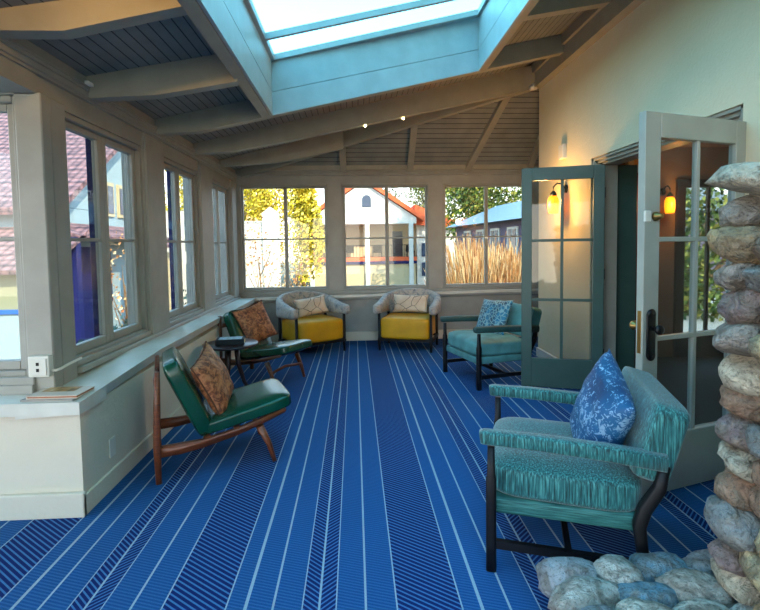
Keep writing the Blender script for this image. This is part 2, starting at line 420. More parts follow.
# unseen left bay wall and back wall, openings widened to admit more daylight
bm = bmesh.new(); box(bm, -3.6, -3.45, -4.2, 2.95, 0, .3); box(bm, -3.6, -3.45, -4.2, 2.95, 2.4, 2.62)
for y in (-4.2, -2.4, -.6, 1.2): box(bm, -3.6, -3.45, y, y+.14, .3, 2.4)
struct(obj('wall_bay', bm, 'knee'), 'unseen window wall of the bay left of the camera, openings widened for daylight', 'wall')
bm = bmesh.new(); box(bm, -3.6, 2.3, -4.3, -4.15, 0, .3); box(bm, -3.6, 2.3, -4.3, -4.15, 2.45, 3.7)
for x in (-3.6, -1.7, .2, 2.1): box(bm, x, x+.14, -4.3, -4.15, .3, 2.45)
struct(obj('wall_near', bm, 'knee'), 'unseen window wall behind the camera, openings enlarged for daylight', 'wall')

# far wall
FOP = [(-1.64, -.37), (-.18, 1.10), (1.29, 2.57)]; FZ = (.75, 2.285)
bm = bmesh.new()
box(bm, -1.9, 3.6, 7.07, 7.3, 0, .66); box(bm, -1.9, 3.6, 7.06, 7.24, .6, FZ[0]); box(bm, -1.9, 3.6, 7.05, 7.24, FZ[1], 2.62)
for a, b in [(-1.70, -1.64), (-.37, -.18), (1.10, 1.29), (2.57, 3.6)]: box(bm, a, b, 7.05, 7.24, .7, FZ[1])
struct(obj('wall_far', bm, 'post'), 'far wall with three windows above a cream knee wall', 'wall')
bm = bmesh.new()
pts = [(-1.43, .663), (2.0, .715), (3.6, .72)]
vs = []
for x, z in pts:
    vs.append([bm.verts.new(q) for q in ((x, 7.10, z), (x, 6.98, z), (x, 6.98, z-.035), (x, 7.03, z-.075), (x, 7.10, z-.075))])
for a, b in zip(vs, vs[1:]):
    for k in range(5): bm.faces.new((a[k], a[(k+1) % 5], b[(k+1) % 5], b[k]))
bm.faces.new(vs[0]); bm.faces.new(vs[-1])
struct(obj('trim_5', bm, 'ledge'), 'narrow pale ledge below the far windows', 'ledge')
bm = bmesh.new(); box(bm, -1.7, 3.6, 7.02, 7.06, 2.40, 2.44, .006, 1); box(bm, -1.7, 3.6, 7.03, 7.06, 2.44, 2.475, .006, 1); box(bm, -1.7, 3.6, 7.035, 7.07, .70, .745, .004, 1)
struct(obj('trim_6', bm, 'trim'), 'horizontal moulding above the far windows', 'trim')
bm = B(-1.43, 3.6, 7.04, 7.075, 0, .13, .004, 1); struct(obj('baseboard_far', bm, 'knee'), 'cream baseboard along the far wall', 'baseboard')
bm = bmesh.new(); box(bm, 3.45, 3.6, 5.8, 7.3, 0, 3.6); struct(obj('wall_nook', bm, 'stucco'), 'side wall of the nook beyond the green door', 'wall')

# right wall with the double door opening
DY0, DY1, DZ = 2.72, 4.52, 2.185
bm = bmesh.new()
box(bm, 2.25, 2.50, -4.2, DY0, -.3, 8); box(bm, 2.25, 2.50, DY1, 5.82, -.3, 8); box(bm, 2.25, 2.50, DY0, DY1, DZ, 8)
box(bm, 2.50, 3.6, 5.72, 5.80, 2.62, 5)
box(bm, 2.25, 2.5, -14, -4.2, -.3, 8)  # unseen run, added with the extra height to keep direct sun out
struct(obj('wall_right', bm, 'stucco'), 'tall cream stucco wall with the double doorway', 'wall')
bm = B(2.225, 2.25, DY1+.02, 5.82, 0, .11, .004, 1); box(bm, 2.225, 2.25, 2.0, DY0-.02, 0, .11, .004, 1)
struct(obj('baseboard_right', bm, 'ledge'), 'pale baseboard along the right wall', 'baseboard')
bm = bmesh.new()   # stepped door casing, recessed
for i, (x, t_) in enumerate(((2.262, .035), (2.285, .07), (2.31, .10))):
    box(bm, x, x+.19-i*.02, DY0, DY0+t_, 0, DZ-.0, .003, 1); box(bm, x, x+.19-i*.02, DY1-t_, DY1, 0, DZ, .003, 1); box(bm, x, x+.19-i*.02, DY0, DY1, DZ-t_*.75, DZ, .003, 1)
struct(obj('trim_7', bm, 'beam'), 'stepped grey green casing around the doorway', 'trim')

# ceiling
def zc(x): return 2.50+.27*(x+1.59)
XL_, XR_ = -1.72, 2.27
def hipy(x): return 7.05-(x+1.59)*1.27/3.84
bm = bmesh.new()
SKX0, SKX1 = -.70, 1.23; 
def b2y(x): return 4.24+(x+1.6)*.70/3.85          # beam closing the skylight at its far side
def bny(x): return 2.35+(x+1.6)*.85/3.85          # near beam
T = .14
def nend(x): return 1.75
def slab(poly):
    prism(bm, [(x, y, zc(x)) for x, y in poly], (0, 0, T))
slab([(XL_, -4.2), (SKX0-.05, -4.2), (SKX0-.05, hipy(SKX0-.05)), (XL_, hipy(XL_))])
slab([(SKX1+.05, -4.2), (XR_, -4.2), (XR_, hipy(XR_)), (SKX1+.05, hipy(SKX1+.05))])
slab([(SKX0-.05, b2y(SKX0)+.06), (SKX1+.05, b2y(SKX1)+.06), (SKX1+.05, hipy(SKX1+.05)), (SKX0-.05, hipy(SKX0-.05))])
slab([(SKX0-.05, 1.2), (SKX1+.05, 1.2), (SKX1+.05, 1.73), (SKX0-.05, 1.73)])
slab([(SKX0-.05, -4.2), (SKX1+.05, -4.2), (SKX1+.05, -3.6), (SKX0-.05, -3.6)])  # gap left behind the camera is an added skylight opening for more daylight
prism(bm, [(-3.6, -4.2, 2.5), (XL_, -4.2, 2.5), (XL_, 2.9, 2.5), (-3.6, 2.9, 2.5)], (0, 0, T))
struct(obj('ceiling', bm, 'boardx'), 'sloping grooved board ceiling with the skylight opening', 'ceiling')
kz = 1.04/1.27
bm = bmesh.new()
prism(bm, [(-1.59, 7.05, 2.50), (3.6, 7.05, 2.50), (3.6, 5.75, 2.50+1.3*kz), (2.25, 5.78, 3.54)], (0, 0, T))
struct(obj('ceiling_hip', bm, 'boardy'), 'hipped board ceiling slope above the far windows', 'ceiling')

NT_ = [8]
def beam(prof_bot, A, Bp, th, label, top=None, mat='beam'):
    """prof_bot [(x,z)] along plan line A-B; top = ceiling"""
    A = V((A[0], A[1], 0)); Bp = V((Bp[0], Bp[1], 0)); d = (Bp-A); n = V((-d.y, d.x, 0)).normalized()
    def P(x, z):
        t_ = (x-A.x)/d.x; return V((x, A.y+d.y*t_, z))
    bm = bmesh.new()
    pts = [P(x, z) for x, z in prof_bot]+[P(x, (top or zc)(x)+.01) for x, z in prof_bot[::-1]]
    prism(bm, [p for p in pts], n*th)
    o = struct(obj('trim_%d' % NT_[0], bm, mat), label, 'beam'); NT_[0] += 1; return o
TH = .10
Lb = {0: ((-1.6, 3.2), (2.25, 4.05)), 1: ((-1.6, 4.24), (2.25, 4.94)), 2: ((-1.6, 5.22), (2.25, 5.79))}
beam([(-1.66, 2.395), (-1.35, 2.425), (-.78, 2.615)], (-1.6, 2.35), (2.25, 3.2), TH, 'nearest ceiling beam, glowing warm at the top left')
beam([(-1.66, 2.345), (-1.26, 2.395), (-.77, 2.518)], *Lb[0], TH, 'short ceiling beam left of the skylight, ending at its frame')
beam([(1.32, 3.17), (2.2, 3.40)], *Lb[0], TH, 'short ceiling beam right of the skylight')
beam([(-1.66, 2.36), (-1.3, 2.40), (-.71, 2.56), (1.28, 3.09), (2.2, 3.34)], *Lb[1], TH, 'ceiling beam forming the far side of the skylight')
beam([(-1.66, 2.375), (-1.29, 2.41), (-.57, 2.57), (.54, 2.84), (2.19, 3.24)], *Lb[2], TH, 'first full ceiling beam beyond the skylight')
beam([(-1.66, 2.40), (-1.0, 2.46), (-.65, 2.52), (-.12, 2.655)], (-1.6, 6.2), (-.1, 6.356), TH*.8, 'short ceiling beam running into the hip rafter')
beam([(-1.55, 2.375), (2.19, 3.225)], (-1.5, 7.02), (2.25, 5.79), -.09, 'long diagonal hip rafter rising from the far left corner', top=lambda x: zc(x)-.03)
for a in (-3.0, -1.9, -.8, .3, 1.3):
    if a < -2 or a > .9: beam([(-1.66, 2.36), (-1.3, 2.40), (2.2, 3.34)], (-1.6, a), (2.25, a), TH, 'ceiling beam behind the camera')
# jack rafters on the hip slope
for (xb, xt, lab) in ((-.147, -.16, 'short jack rafter left of the middle far window'), (.808, .80, 'middle jack rafter above the gap between two far windows'), (1.64, 2.0, 'long jack rafter above the right far window'), (2.56, 2.60, 'jack rafter at the right end of the far ceiling')):
    yt = hipy(min(xt, 2.25))-.0
    bm = bmesh.new()
    w_ = .085
    for_ = [(xb-.03, 7.05, 2.435), (xt-.03, yt, 2.435+(7.05-yt)*kz-.01), (xt-.03, yt, 2.52+(7.05-yt)*kz), (xb-.03, 7.05, 2.52)]
    prism(bm, for_, (w_, 0, 0))
    struct(obj('trim_%d' % NT_[0], bm, 'beam'), lab, 'rafter'); NT_[0] += 1
bm = B(-1.7, 3.6, 7.0, 7.05, 2.475, 2.60); struct(obj('trim_%d' % NT_[0], bm, 'beam'), 'flat plate board at the top of the far wall', 'trim'); NT_[0] += 1
bm = bmesh.new(); box(bm, 2.16, 2.25, -4.1, 5.79, 3.235, 3.58); box(bm, 2.13, 2.16, -4.1, 5.75, 3.40, 3.56)
struct(obj('trim_%d' % NT_[0], bm, 'beam'), 'ledger beam along the top of the right wall', 'trim'); NT_[0] += 1

# skylight
sky = empty('window_7', (.2, 3.6, 3.0)); struct(sky, 'large rectangular skylight in the sloping ceiling', 'skylight')
sky_inv = Matrix.Translation((-.2, -3.6, -3.0))
def sob(name, bm, mat):
    bm.transform(sky_inv); return obj(name, bm, mat, sky)
def zt(x): return 3.00+.285*(x+.76)        # glass plane height
def zbm(x): return 2.553+.267*(x+.71)      # bottom of the well
def q(x0, y0, x1, y1, za0, za1, zb0, zb1, th):
    bm = bmesh.new(); prism(bm, [(x0, y0, za0), (x1, y1, za1), (x1, y1, zb1), (x0, y0, zb0)], th); return bm
gap = .17
x0, x1 = SKX0, SKX1
for (lo, hi, nm) in ((0, .20, 'well_board'), (.205, 1, 'well_board')):
    def zz(x, f): return zbm(x)+(zt(x)+.05-zbm(x))*f if f == 1 else zbm(x)+f
    for (xa, ya, xb, yb, th) in ((x0, b2y(x0)-.022, x1, b2y(x1)-.022, (0, .02, 0)), (x0, 1.77, x1, 1.77, (0, -.02, 0)),
                                (x0, 1.77, x0, b2y(x0), (-.02, 0, 0)), (x1, 1.77, x1, b2y(x1), (.02, 0, 0))):
        sob(nm, q(xa, ya, xb, yb, zz(xa, lo), zz(xb, lo), zz(xa, hi), zz(xb, hi), th), 'well')
for (xa, w) in ((x0-.092, .07), (x1+.022, .07)):
    ya, yb = 1.77, b2y(xa)+.03
    bm = bmesh.new(); prism(bm, [(xa, ya, zbm(xa)-.0), (xa+w, ya, zbm(xa+w)-.0), (xa+w, ya, zc(xa+w)), (xa, ya, zc(xa))], (0, yb-ya, 0)); sob('side_header', bm, 'beam')
bm = bmesh.new()
def bar(y0, y1, dz0=.0, dz1=.05):
    prism(bm, [(x0, y0, zt(x0)+dz0), (x1, y0+.3*(x1-x0)/2.0, zt(x1)+dz0), (x1, y0+.3*(x1-x0)/2.0, zt(x1)+dz1), (x0, y0, zt(x0)+dz1)], (0, y1-y0, 0))
for yy in (3.93, 3.17, 2.41): bar(yy, yy+.035)
bar(b2y(x0)-.05, b2y(x0)+.02)
for xa in (x0, x1-.03): 
    prism(bm, [(xa, 1.7, zt(xa)), (xa+.03, 1.7, zt(xa+.03)), (xa+.03, 1.7, zt(xa+.03)+.05), (xa, 1.7, zt(xa)+.05)], (0, 3.0, 0))
sob('glazing_bars', bm, 'well')
bm = bmesh.new(); prism(bm, [(x0-.05, 1.65, zt(x0-.05)+.05), (x1+.05, 1.65, zt(x1+.05)+.05), (x1+.05, 4.8, zt(x1+.05)+.05), (x0-.05, 4.8, zt(x0-.05)+.05)], (0, 0, .008)); sob('pane', bm, 'skyglass')

# ------------------------------------------------------------------ windows
def window(n, A, Bv, N, z0, z1, label, navy=False, mid=.5, depth=.07, open_=.0, fw=.05, zm=1.5):
    """opening from A to B (plan), outward normal N, frame set `depth` behind the face"""
    A = V((A[0], A[1], 0)); Bv = V((Bv[0], Bv[1], 0)); N = V((N[0], N[1], 0)); d = (Bv-A); w = d.length; d.normalize()
    root = empty('window_%d' % n, (A+Bv)/2+V((0, 0, z0))); struct(root, label, 'window')
    MT = Matrix.Translation(-((A+Bv)/2+V((0, 0, z0)))) @ Matrix(((d.x, N.x, 0, A.x), (d.y, N.y, 0, A.y), (0, 0, 1, 0), (0, 0, 0, 1)))
    def part(name, boxes, mat, parent=root, bev=.004):
        bm = bmesh.new()
        for b in boxes: box(bm, *b, bev=bev, seg=1)
        bm.transform(MT); return obj(name, bm, mat, parent)
    g = depth
    part('window_frame', [(0, .03, g-.05, g+.07, z0, z1), (w-.03, w, g-.05, g+.07, z0, z1), (.03, w-.03, g-.05, g+.07, z1-.035, z1), (.03, w-.03, g-.05, g+.08, z0, z0+.03)], 'trim')
    m = w*mid
    for (a, b) in ((.03, m+.02), (m+.02, w-.03)):
        s = part('sash', [(a, a+fw, g-.015, g+.03, z0+.03, z1-.035), (b-fw if b < m+.1 else b-fw, b, g-.015, g+.03, z0+.03, z1-.035),
                          (a+fw, b-fw, g-.015, g+.03, z0+.03, z0+.03+fw), (a+fw, b-fw, g-.015, g+.03, z1-.035-fw*.8, z1-.035),
                          (a+fw, b-fw, g-.008, g+.02, zm-.011, zm+.011)], 'post')
        part('pane', [(a+fw-.005, b-fw+.005, g+.006, g+.010, z0+.03+fw-.005, z1-.035-fw*.8+.005)], 'glass', s, 0)
    if navy:
        part('navy_jamb', [(m-.03, m+.012, g+.031, g+.07, z0+.03, z1-.035)], 'navy')
    return root
for i, (a, b) in enumerate(LOP):
    window(i+1, (-1.68, a), (-1.68, b), (-1, 0), LZ[0], LZ[1], ['nearest left window looking onto the tiled roof', 'middle left window', 'left window beside the far corner'][i], navy=True, mid=.47, zm=1.46, fw=.055)
for i, (a, b) in enumerate(FOP):
    window(i+4, (a, 7.05), (b, 7.05), (0, 1), FZ[0], FZ[1], ['left far window facing the white garden wall', 'middle far window facing the gabled house', 'right far window facing the straw coloured shrubs'][i], fw=.025, mid=.5, depth=.05, zm=1.50)
window(8, (-3.2, 2.72), (-1.80, 2.72), (0, 1), .70, 2.23, 'window at the left edge of the picture', depth=.08, mid=.4, zm=1.46)

# ------------------------------------------------------------------ doors
def door(n, H, Fr, z0, z1, rails, cols, mat, label, muntin='post', th=.045, stl=.11):
    """H hinge point, Fr free edge point (plan)"""
    H = V((H[0], H[1], 0)); Fr = V((Fr[0], Fr[1], 0)); d = Fr-H; w = d.length; d.normalize(); N = V((-d.y, d.x, 0))
    root = empty('door_%d' % n, H); struct(root, label, 'door')
    MT = Matrix(((d.x, N.x, 0, 0), (d.y, N.y, 0, 0), (0, 0, 1, 0), (0, 0, 0, 1)))
    def part(name, boxes, mat, parent=root, bev=.003):
        bm = bmesh.new()
        for b in boxes: box(bm, *b, bev=bev, seg=1)
        bm.transform(MT); return obj(name, bm, mat, parent)
    zb, ztp = rails
    fr = [(0, stl, -th/2, th/2, z0, z1), (w-stl, w, -th/2, th/2, z0, z1), (stl, w-stl, -th/2, th/2, z0, zb), (stl, w-stl, -th/2, th/2, ztp, z1)]
    part('door_frame', fr, mat)
    zs = [zb+(ztp-zb)*k/3 for k in (1, 2)]
    mu = [(w/2-.013, w/2+.013, -.016, .016, zb, ztp)]+[(stl, w-stl, -.015, .015, z-.013, z+.013) for z in zs]
    part('muntins', mu, mat)
    part('pane', [(stl-.004, w-stl+.004, -.003, .003, zb-.004, ztp+.004)], 'glass', bev=0)
    return root, part, w
gd, gp, gw = door(1, (2.30, 4.36), (1.605, 4.585), .012, 2.105, (.29, 1.985), 2, 'gdoor', 'dark green glazed door standing open, far leaf', stl=.095)
for z in (.35, 1.1, 1.85): gp('hinge', [(-.01, .012, -.04, .0, z-.05, z+.05)], 'blackmetal')
gp('edge_bolt', [(gw-.035, gw-.012, -.028, -.022, 1.93, 2.07)], 'blackmetal')
wd, wp, ww = door(2, (2.275, 2.725), (1.512, 2.49), .012, 2.075, (.335, 1.945), 2, 'wdoor', 'pale grey glazed door standing open, near leaf', stl=.11)
for z in (.35, 1.1, 1.85): wp('hinge', [(-.01, .012, .0, .04, z-.05, z+.05)], 'blackmetal')
# the near leaf faces the camera with local +y side (normal of H->F turned left)
def wdpt(x, y, z):
    d = (V((1.512, 2.49, 0))-V((2.275, 2.725, 0))).normalized(); N = V((-d.y, d.x, 0)); return d*x+N*y+V((0, 0, z))
sgn = 1 if wdpt(0, 1, 0).y < 0 else -1
bm = bmesh.new(); Mx = frame(wdpt(ww-.052, sgn*.028, .90), wdpt(1, 0, 0), (0, 0, 1))
b2 = bmesh.new(); box(b2, -.03, .03, -.115, .115, -.005, .005, .004); 
for s_ in (-1, 1):
    for kk in range(1): 
        b3 = bmesh.new(); bmesh.ops.create_cone(b3, cap_ends=True, segments=16, radius1=.03, radius2=.027, depth=.01); b3.transform(Matrix.Translation((0, s_*.11, 0))); merge(b2, b3)
b2.transform(Mx); merge(bm, b2); pl_ = obj('lock_plate', bm, 'blackmetal', wd, True)
def ballknob(p, parent, mat, name, dirv, r=.028):
    bm = bmesh.new(); a = V(p); dv = V(dirv).normalized()
    tube(bm, [a, a+dv*.015, a+dv*.03, a+dv*.045, a+dv*.058, a+dv*.064], [.012, .010, r*.55, r, r*.9, r*.3], 14); return obj(name, bm, mat, parent, True)
ballknob(wdpt(ww-.052, sgn*.032, .935), wd, 'blackmetal', 'door_knob', wdpt(0, sgn, 0))
ballknob(wdpt(ww-.052, -sgn*.032, .935), wd, 'brass', 'door_knob', wdpt(0, -sgn, 0))
wp('strike_plate', [(ww-.001, ww+.002, -.012, .012, .80, 1.03)], 'brass')
bm = bmesh.new(); a = wdpt(ww-.075, sgn*.024, 1.53)
tube(bm, [a, a+wdpt(0, sgn*.012, 0), a+wdpt(0, sgn*.03, 0), a+wdpt(0, sgn*.042, 0)], [.026, .024, .016, .012], 14)
obj('deadbolt_rose', bm, 'brass', wd, True)
bm = bmesh.new(); a = wdpt(ww-.02, sgn*.024, 1.53); box(bm, -.022, .022, -.030, .030, -.006, .008, .006, mat=frame(a, wdpt(1, 0, 0), (0, 0, 1))); obj('deadbolt_guard', bm, 'plastic', wd)

# annex behind the doorway
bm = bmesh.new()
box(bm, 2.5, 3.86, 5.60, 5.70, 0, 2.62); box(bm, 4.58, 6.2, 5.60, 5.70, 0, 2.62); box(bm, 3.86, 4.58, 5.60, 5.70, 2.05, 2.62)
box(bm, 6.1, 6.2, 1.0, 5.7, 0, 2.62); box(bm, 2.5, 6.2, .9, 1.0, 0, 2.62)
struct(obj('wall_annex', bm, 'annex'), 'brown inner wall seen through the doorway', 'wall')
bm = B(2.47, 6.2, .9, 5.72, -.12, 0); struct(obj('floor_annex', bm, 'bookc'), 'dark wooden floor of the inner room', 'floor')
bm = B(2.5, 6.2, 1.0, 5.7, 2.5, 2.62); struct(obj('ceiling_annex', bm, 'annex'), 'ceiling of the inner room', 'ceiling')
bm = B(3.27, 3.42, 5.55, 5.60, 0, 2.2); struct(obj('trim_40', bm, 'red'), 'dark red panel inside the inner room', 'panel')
bm = bmesh.new(); box(bm, 3.20, 3.27, 5.53, 5.60, 0, 2.4)
struct(obj('trim_41', bm, 'trim'), 'tan upright beside the red panel', 'trim')
bm = B(2.40, 2.68, DY1-.04, DY1+.02, 0, 2.12, .003, 1); struct(obj('trim_42', bm, 'gdoor'), 'dark green lining of the doorway beside the far leaf', 'trim')
an = empty('door_3', (4.22, 5.6, 0)); struct(an, 'dark framed glass door in the inner room', 'door')
bm = bmesh.new()
for b in ((-.40, -.30, -.04, .04, 0, 2.12), (.32, .40, -.04, .04, 0, 2.12), (-.30, .32, -.04, .04, 2.03, 2.12), (-.30, .32, -.04, .04, 0, .26), (-.01, .02, -.02, .02, .26, 2.03)): box(bm, *b)
obj('door_frame', bm, 'dkwood', an); obj('pane', B(-.30, .32, -.004, .004, .26, 2.03), 'glass', an)

# ------------------------------------------------------------------ lamps and small fittings
def sconce(loc, N, label, en=11):
    """wall sconce: loc on wall, N out of the wall"""
    N = V(N); o = empty('wall_sconce', loc); tag(o, label, 'wall lamp', 'amber wall sconces')
    bm = bmesh.new(); tube(bm, [V((0, 0, 0)), N*.012], [.045, .04], 16); obj('wall_plate', bm, 'blackmetal', o, True)
    bm = bmesh.new(); tube(bm, [N*.01, N*.05+V((0, 0, .05)), N*.10+V((0, 0, .06)), N*.14+V((0, 0, .02)), N*.14+V((0, 0, -.03))], [.008]*5, 8); obj('arm', bm, 'blackmetal', o, True)
    bm = bmesh.new(); lathe(bm, [(.012, -.02), (.034, -.05), (.032, -.075)], 16, N*.14); obj('shade_cap', bm, 'blackmetal', o, True)
    bm = bmesh.new(); lathe(bm, [(.034, -.075), (.052, -.11), (.056, -.17), (.05, -.24), (.045, -.26)], 20, N*.14); obj('lamp_shade', bm, 'amber', o, True)
    l = bpy.data.lights.new('bulb', 'POINT'); l.energy = en; l.color = (1, .5, .12); l.shadow_soft_size = .05
    lo = bpy.data.objects.new('bulb', l); COL.objects.link(lo); lo.parent = o; lo.location = N*.27+V((0, 0, -.15))
    return o
sconce((2.25, 5.05, 1.965), (-1, 0, 0), 'glowing amber wall sconce seen through the dark green door')
sconce((3.66, 5.60, 1.98), (0, -1, 0), 'glowing amber wall sconce in the inner room, behind the grey door', 3.5)

o = empty('added_ceiling_spot', (-.95, 1.35, 2.66)); tag(o, 'added warm ceiling spotlight aimed at the nearest beam, out of the picture', 'spotlight')  # added unseen lamp, warms the near beam and lifts indoor brightness
bm = bmesh.new(); lathe(bm, [(.04, -.02), (.045, 0), (.045, .015)], 14); obj('mount', bm, 'plastic', o, True)
bm = bmesh.new(); tube(bm, [(0, -.05, -.045), (0, .03, -.03)], [.03, .04], 14); obj('lamp_head', bm, 'plastic', o, True)
l = bpy.data.lights.new('added_spot_light', 'SPOT'); l.energy = 13; l.color = (1, .55, .16); l.spot_size = 1.3; l.spot_blend = .6; l.shadow_soft_size = .04
lo = bpy.data.objects.new('added_spot_light', l); COL.objects.link(lo); lo.parent = o; lo.location = (0, .06, -.03); lo.rotation_euler = V((.25, -1.0, -.12)).to_track_quat('Z', 'Y').to_euler()
bm = bmesh.new(); box(bm, -.045, 0, -.06, .06, -.075, .075, .008); o = obj('wall_speaker_box', bm, 'plastic'); o.location = (2.25, 5.10, 2.36)
tag(o, 'small white box mounted high on the cream wall', 'wall box')
# near-corner switch box with conduit
o = empty('outlet_box', (-1.715, 2.675, .71)); tag(o, 'pale surface outlet box on the near window post', 'outlet')
obj('box_body', B(-.055, .055, -.0, .045, -.0, .115, .006), 'plastic', o)
obj('cover_plate', B(-.045, .045, -.006, .0, .012, .103, .003), 'plastic', o)
bm = bmesh.new(); box(bm, -.007, .007, -.009, -.005, .065, .082); box(bm, -.007, .007, -.009, -.005, .032, .049); obj('socket_slots', bm, 'blackmetal', o)
bm = bmesh.new(); tube(bm, [(.055, .03, .03), (.075, .03, .03), (.09, .05, .035), (.098, .10, .045), (.098, .23, .05)], .008, 8); obj('conduit', bm, 'plastic', o, True)
bm = bmesh.new(); box(bm, 0, .006, -.035, .035, -.055, .055, .003); o = obj('outlet_plate', bm, 'plastic'); o.location = (-1.445, 2.87, .235)
tag(o, 'pale wall outlet plate low on the left knee wall', 'outlet')
# beam spot and small lamps
o = empty('spotlight', (2.10, 5.60, 3.205)); tag(o, 'small white spotlight at the right end of a ceiling beam', 'spotlight')
bm = bmesh.new(); tube(bm, [(0, 0, .03), (0, 0, 0)], .02, 12); obj('mount', bm, 'plastic', o, True)
bm = bmesh.new(); tube(bm, [(.03, .0, -.01), (-.045, -.03, -.025)], [.028, .032], 14); obj('lamp_head', bm, 'plastic', o, True)
for (x, y, z, lab) in ((.145, 5.49, 2.737, 'tiny lit bulb under the beam, left of the pair'), (.58, 5.58, 2.842, 'tiny lit bulb under the beam, right of the pair')):
    o = empty('bulb_fitting', (x, y, z)); tag(o, lab, 'bulb', 'tiny bulbs under the ceiling beam')
    bm = bmesh.new(); lathe(bm, [(.018, .0), (.018, .02)], 12); obj('socket', bm, 'plastic', o, True)
    bm = bmesh.new(); lathe(bm, [(.004, -.02), (.013, -.012), (.013, 0)], 12); obj('bulb', bm, 'bulb', o, True)
o = obj('window_clip', B(-.012, .012, -.03, .03, -.01, .01, .003), 'plastic'); o.location = (-1.59, 3.08, 2.40)
tag(o, 'tiny white clip on the moulding above the nearest left window', 'clip')

# ------------------------------------------------------------------ furniture: green lounge chairs
def lounge(loc, ang, label, W=.50, SX=1.0):
    """origin at near rear post foot; local +x forward, +y to the other side"""
    o = empty('lounge_chair', loc, ang); tag(o, label, 'chair', 'green leather lounge chairs'); o.scale = (SX, 1, 1)
    for y in (0, W):
        bm = bmesh.new(); tube(bm, [(0, y, 0), (-.003, y, .22), (.004, y, .45), (.012, y, .67)], [.019, .024, .022, .016], 10, sq=(1, .9)); obj('rear_post', bm, 'walnut', o, True)
        bm = bmesh.new(); tube(bm, [(.69, y, 0), (.655, y, .12), (.60, y, .245)], [.013, .019, .025], 10); obj('front_leg', bm, 'walnut', o, True)
        bm = bmesh.new()
        top = [(0, .225), (.12, .222), (.25, .222), (.45, .255), (.62, .300), (.77, .345)]; bot = [(.77, .318), (.62, .265), (.45, .215), (.25, .175), (.12, .160), (0, .155)]
        prism(bm, [(x, y-.016, z) for x, z in top+bot], (0, .032, 0)); bmesh.ops.bevel(bm, geom=bm.edges[:], offset=.006, segments=2, affect='EDGES'); obj('side_rail', bm, 'walnut', o, True)
    bm = bmesh.new(); tube(bm, [(.655, .0, .14), (.63, W/2, .16), (.655, W, .14)], .014, 8); obj('front_stretcher', bm, 'walnut', o, True)
    for z in (.36, .56): 
        bm = bmesh.new(); tube(bm, [(.004, 0, z), (-.006, W/2, z), (.004, W, z)], .016, 8, sq=(.6, 1.4)); obj('back_rail', bm, 'walnut', o, True)
    bm = bmesh.new()
    for x in (.28, .46, .64): box(bm, x-.02, x+.02, .0, W, .215+(x-.25)*.17, .230+(x-.25)*.17)
    obj('seat_slats', bm, 'walnut', o)
    ym = W/2; a1 = math.atan2(.15, .52)
    bm = cushion(bmesh.new(), .60, W+.03, .12, frame((.53, ym, .330), (math.cos(.19), 0, math.sin(.19)), (0, 1, 0)), .25, p=7); obj('seat_cushion', bm, 'leather', o, True)
    bm = cushion(bmesh.new(), .53, W+.02, .125, frame((.185, ym, .475), (-.42, 0, .95), (0, 1, 0)), .16, p=8); obj('back_cushion', bm, 'leather', o, True)
    return o
angA = math.radians(21.5)
lounge((-1.185, 2.875, 0), angA, 'nearest green leather lounge chair, low walnut frame, turned right')
angB = math.atan2(-.54, .84)
ncf = V((-.808, 4.769, 0)); fB = V((math.cos(angB), math.sin(angB), 0)); 
lounge(tuple(ncf-fB*.76), angB, 'green leather lounge chair behind the round side table', W=.46, SX=1.1)

# side table
o = empty('side_table', (-1.15, 4.47, 0)); tag(o, 'small round dark wood side table between the green chairs', 'table')
bm = bmesh.new(); lathe(bm, [(.235, .495), (.245, .502), (.245, .515), (.235, .52)], 40); obj('table_top', bm, 'dkwood', o, True)
for a in (20, 140, 260):
    c, s = math.cos(math.radians(a)), math.sin(math.radians(a))
    bm = bmesh.new(); tube(bm, [(.05*c, .05*s, .495), (.06*c, .06*s, .33), (.11*c, .11*s, .15), (.19*c, .19*s, 0)], [.026, .022, .018, .013], 8); obj('leg', bm, 'dkwood', o, True)

def book(name, loc, rz, w, d, h, mats, label, cat='book', pic=None):
    o = empty(name, loc, rz); tag(o, label, cat)
    bm = bmesh.new(); t_ = .004
    box(bm, -w/2, w/2, -d/2, d/2, 0, t_); box(bm, -w/2, w/2, -d/2, d/2, h-t_, h); box(bm, -w/2, -w/2+t_, -d/2, d/2, 0, h)
    obj('cover', bm, mats[0], o); obj('pages', B(-w/2+t_, w/2-.004, -d/2+.004, d/2-.004, t_, h-t_), mats[1], o)
    if pic: obj('cover_picture', B(pic[0], pic[1], pic[2], pic[3], h, h+.0008), pic[4], o)
    return o
M['coverpic'] = flat('cover_art', sr(150, 170, 180), .4, var=.5, nscale=25)
book('hardback_book', (-1.14, 4.44, .52), PI/2+.12, .16, .25, .05, ('bookc', 'paper'), 'thick dark hardback book on the round side table', pic=(-.065, .065, -.10, .10, 'coverpic'))
M['dustyw'] = flat('pale_book_cover', sr(206, 192, 178), .5); M['orangecov'] = flat('orange_book_edge', sr(160, 92, 54), .6); M['greypap'] = flat('grey_cover', sr(150, 146, 142), .6)
def pict():
    t = NT('golden_photo'); v = t.coord(); t.base(t.ramp(t.noise(v, 14, 3, .6, .6), [(.35, sr(70, 66, 40)), (.5, sr(170, 130, 80)), (.62, sr(196, 160, 110)), (.72, sr(220, 226, 220))]), .4); return t.m
M['goldpic'] = pict()
book('grey_magazine', (-1.60, 2.635, .614), -.05, .27, .17, .010, ('greypap', 'paper'), 'thin grey magazine under the picture book on the ledge', 'magazine')
o = book('picture_book', (-1.585, 2.650, .624), -.02, .26, .17, .016, ('dustyw', 'orangecov'), 'pale picture book with golden cover photo on the near ledge', pic=(-.10, .07, -.01, .075, 'goldpic'))

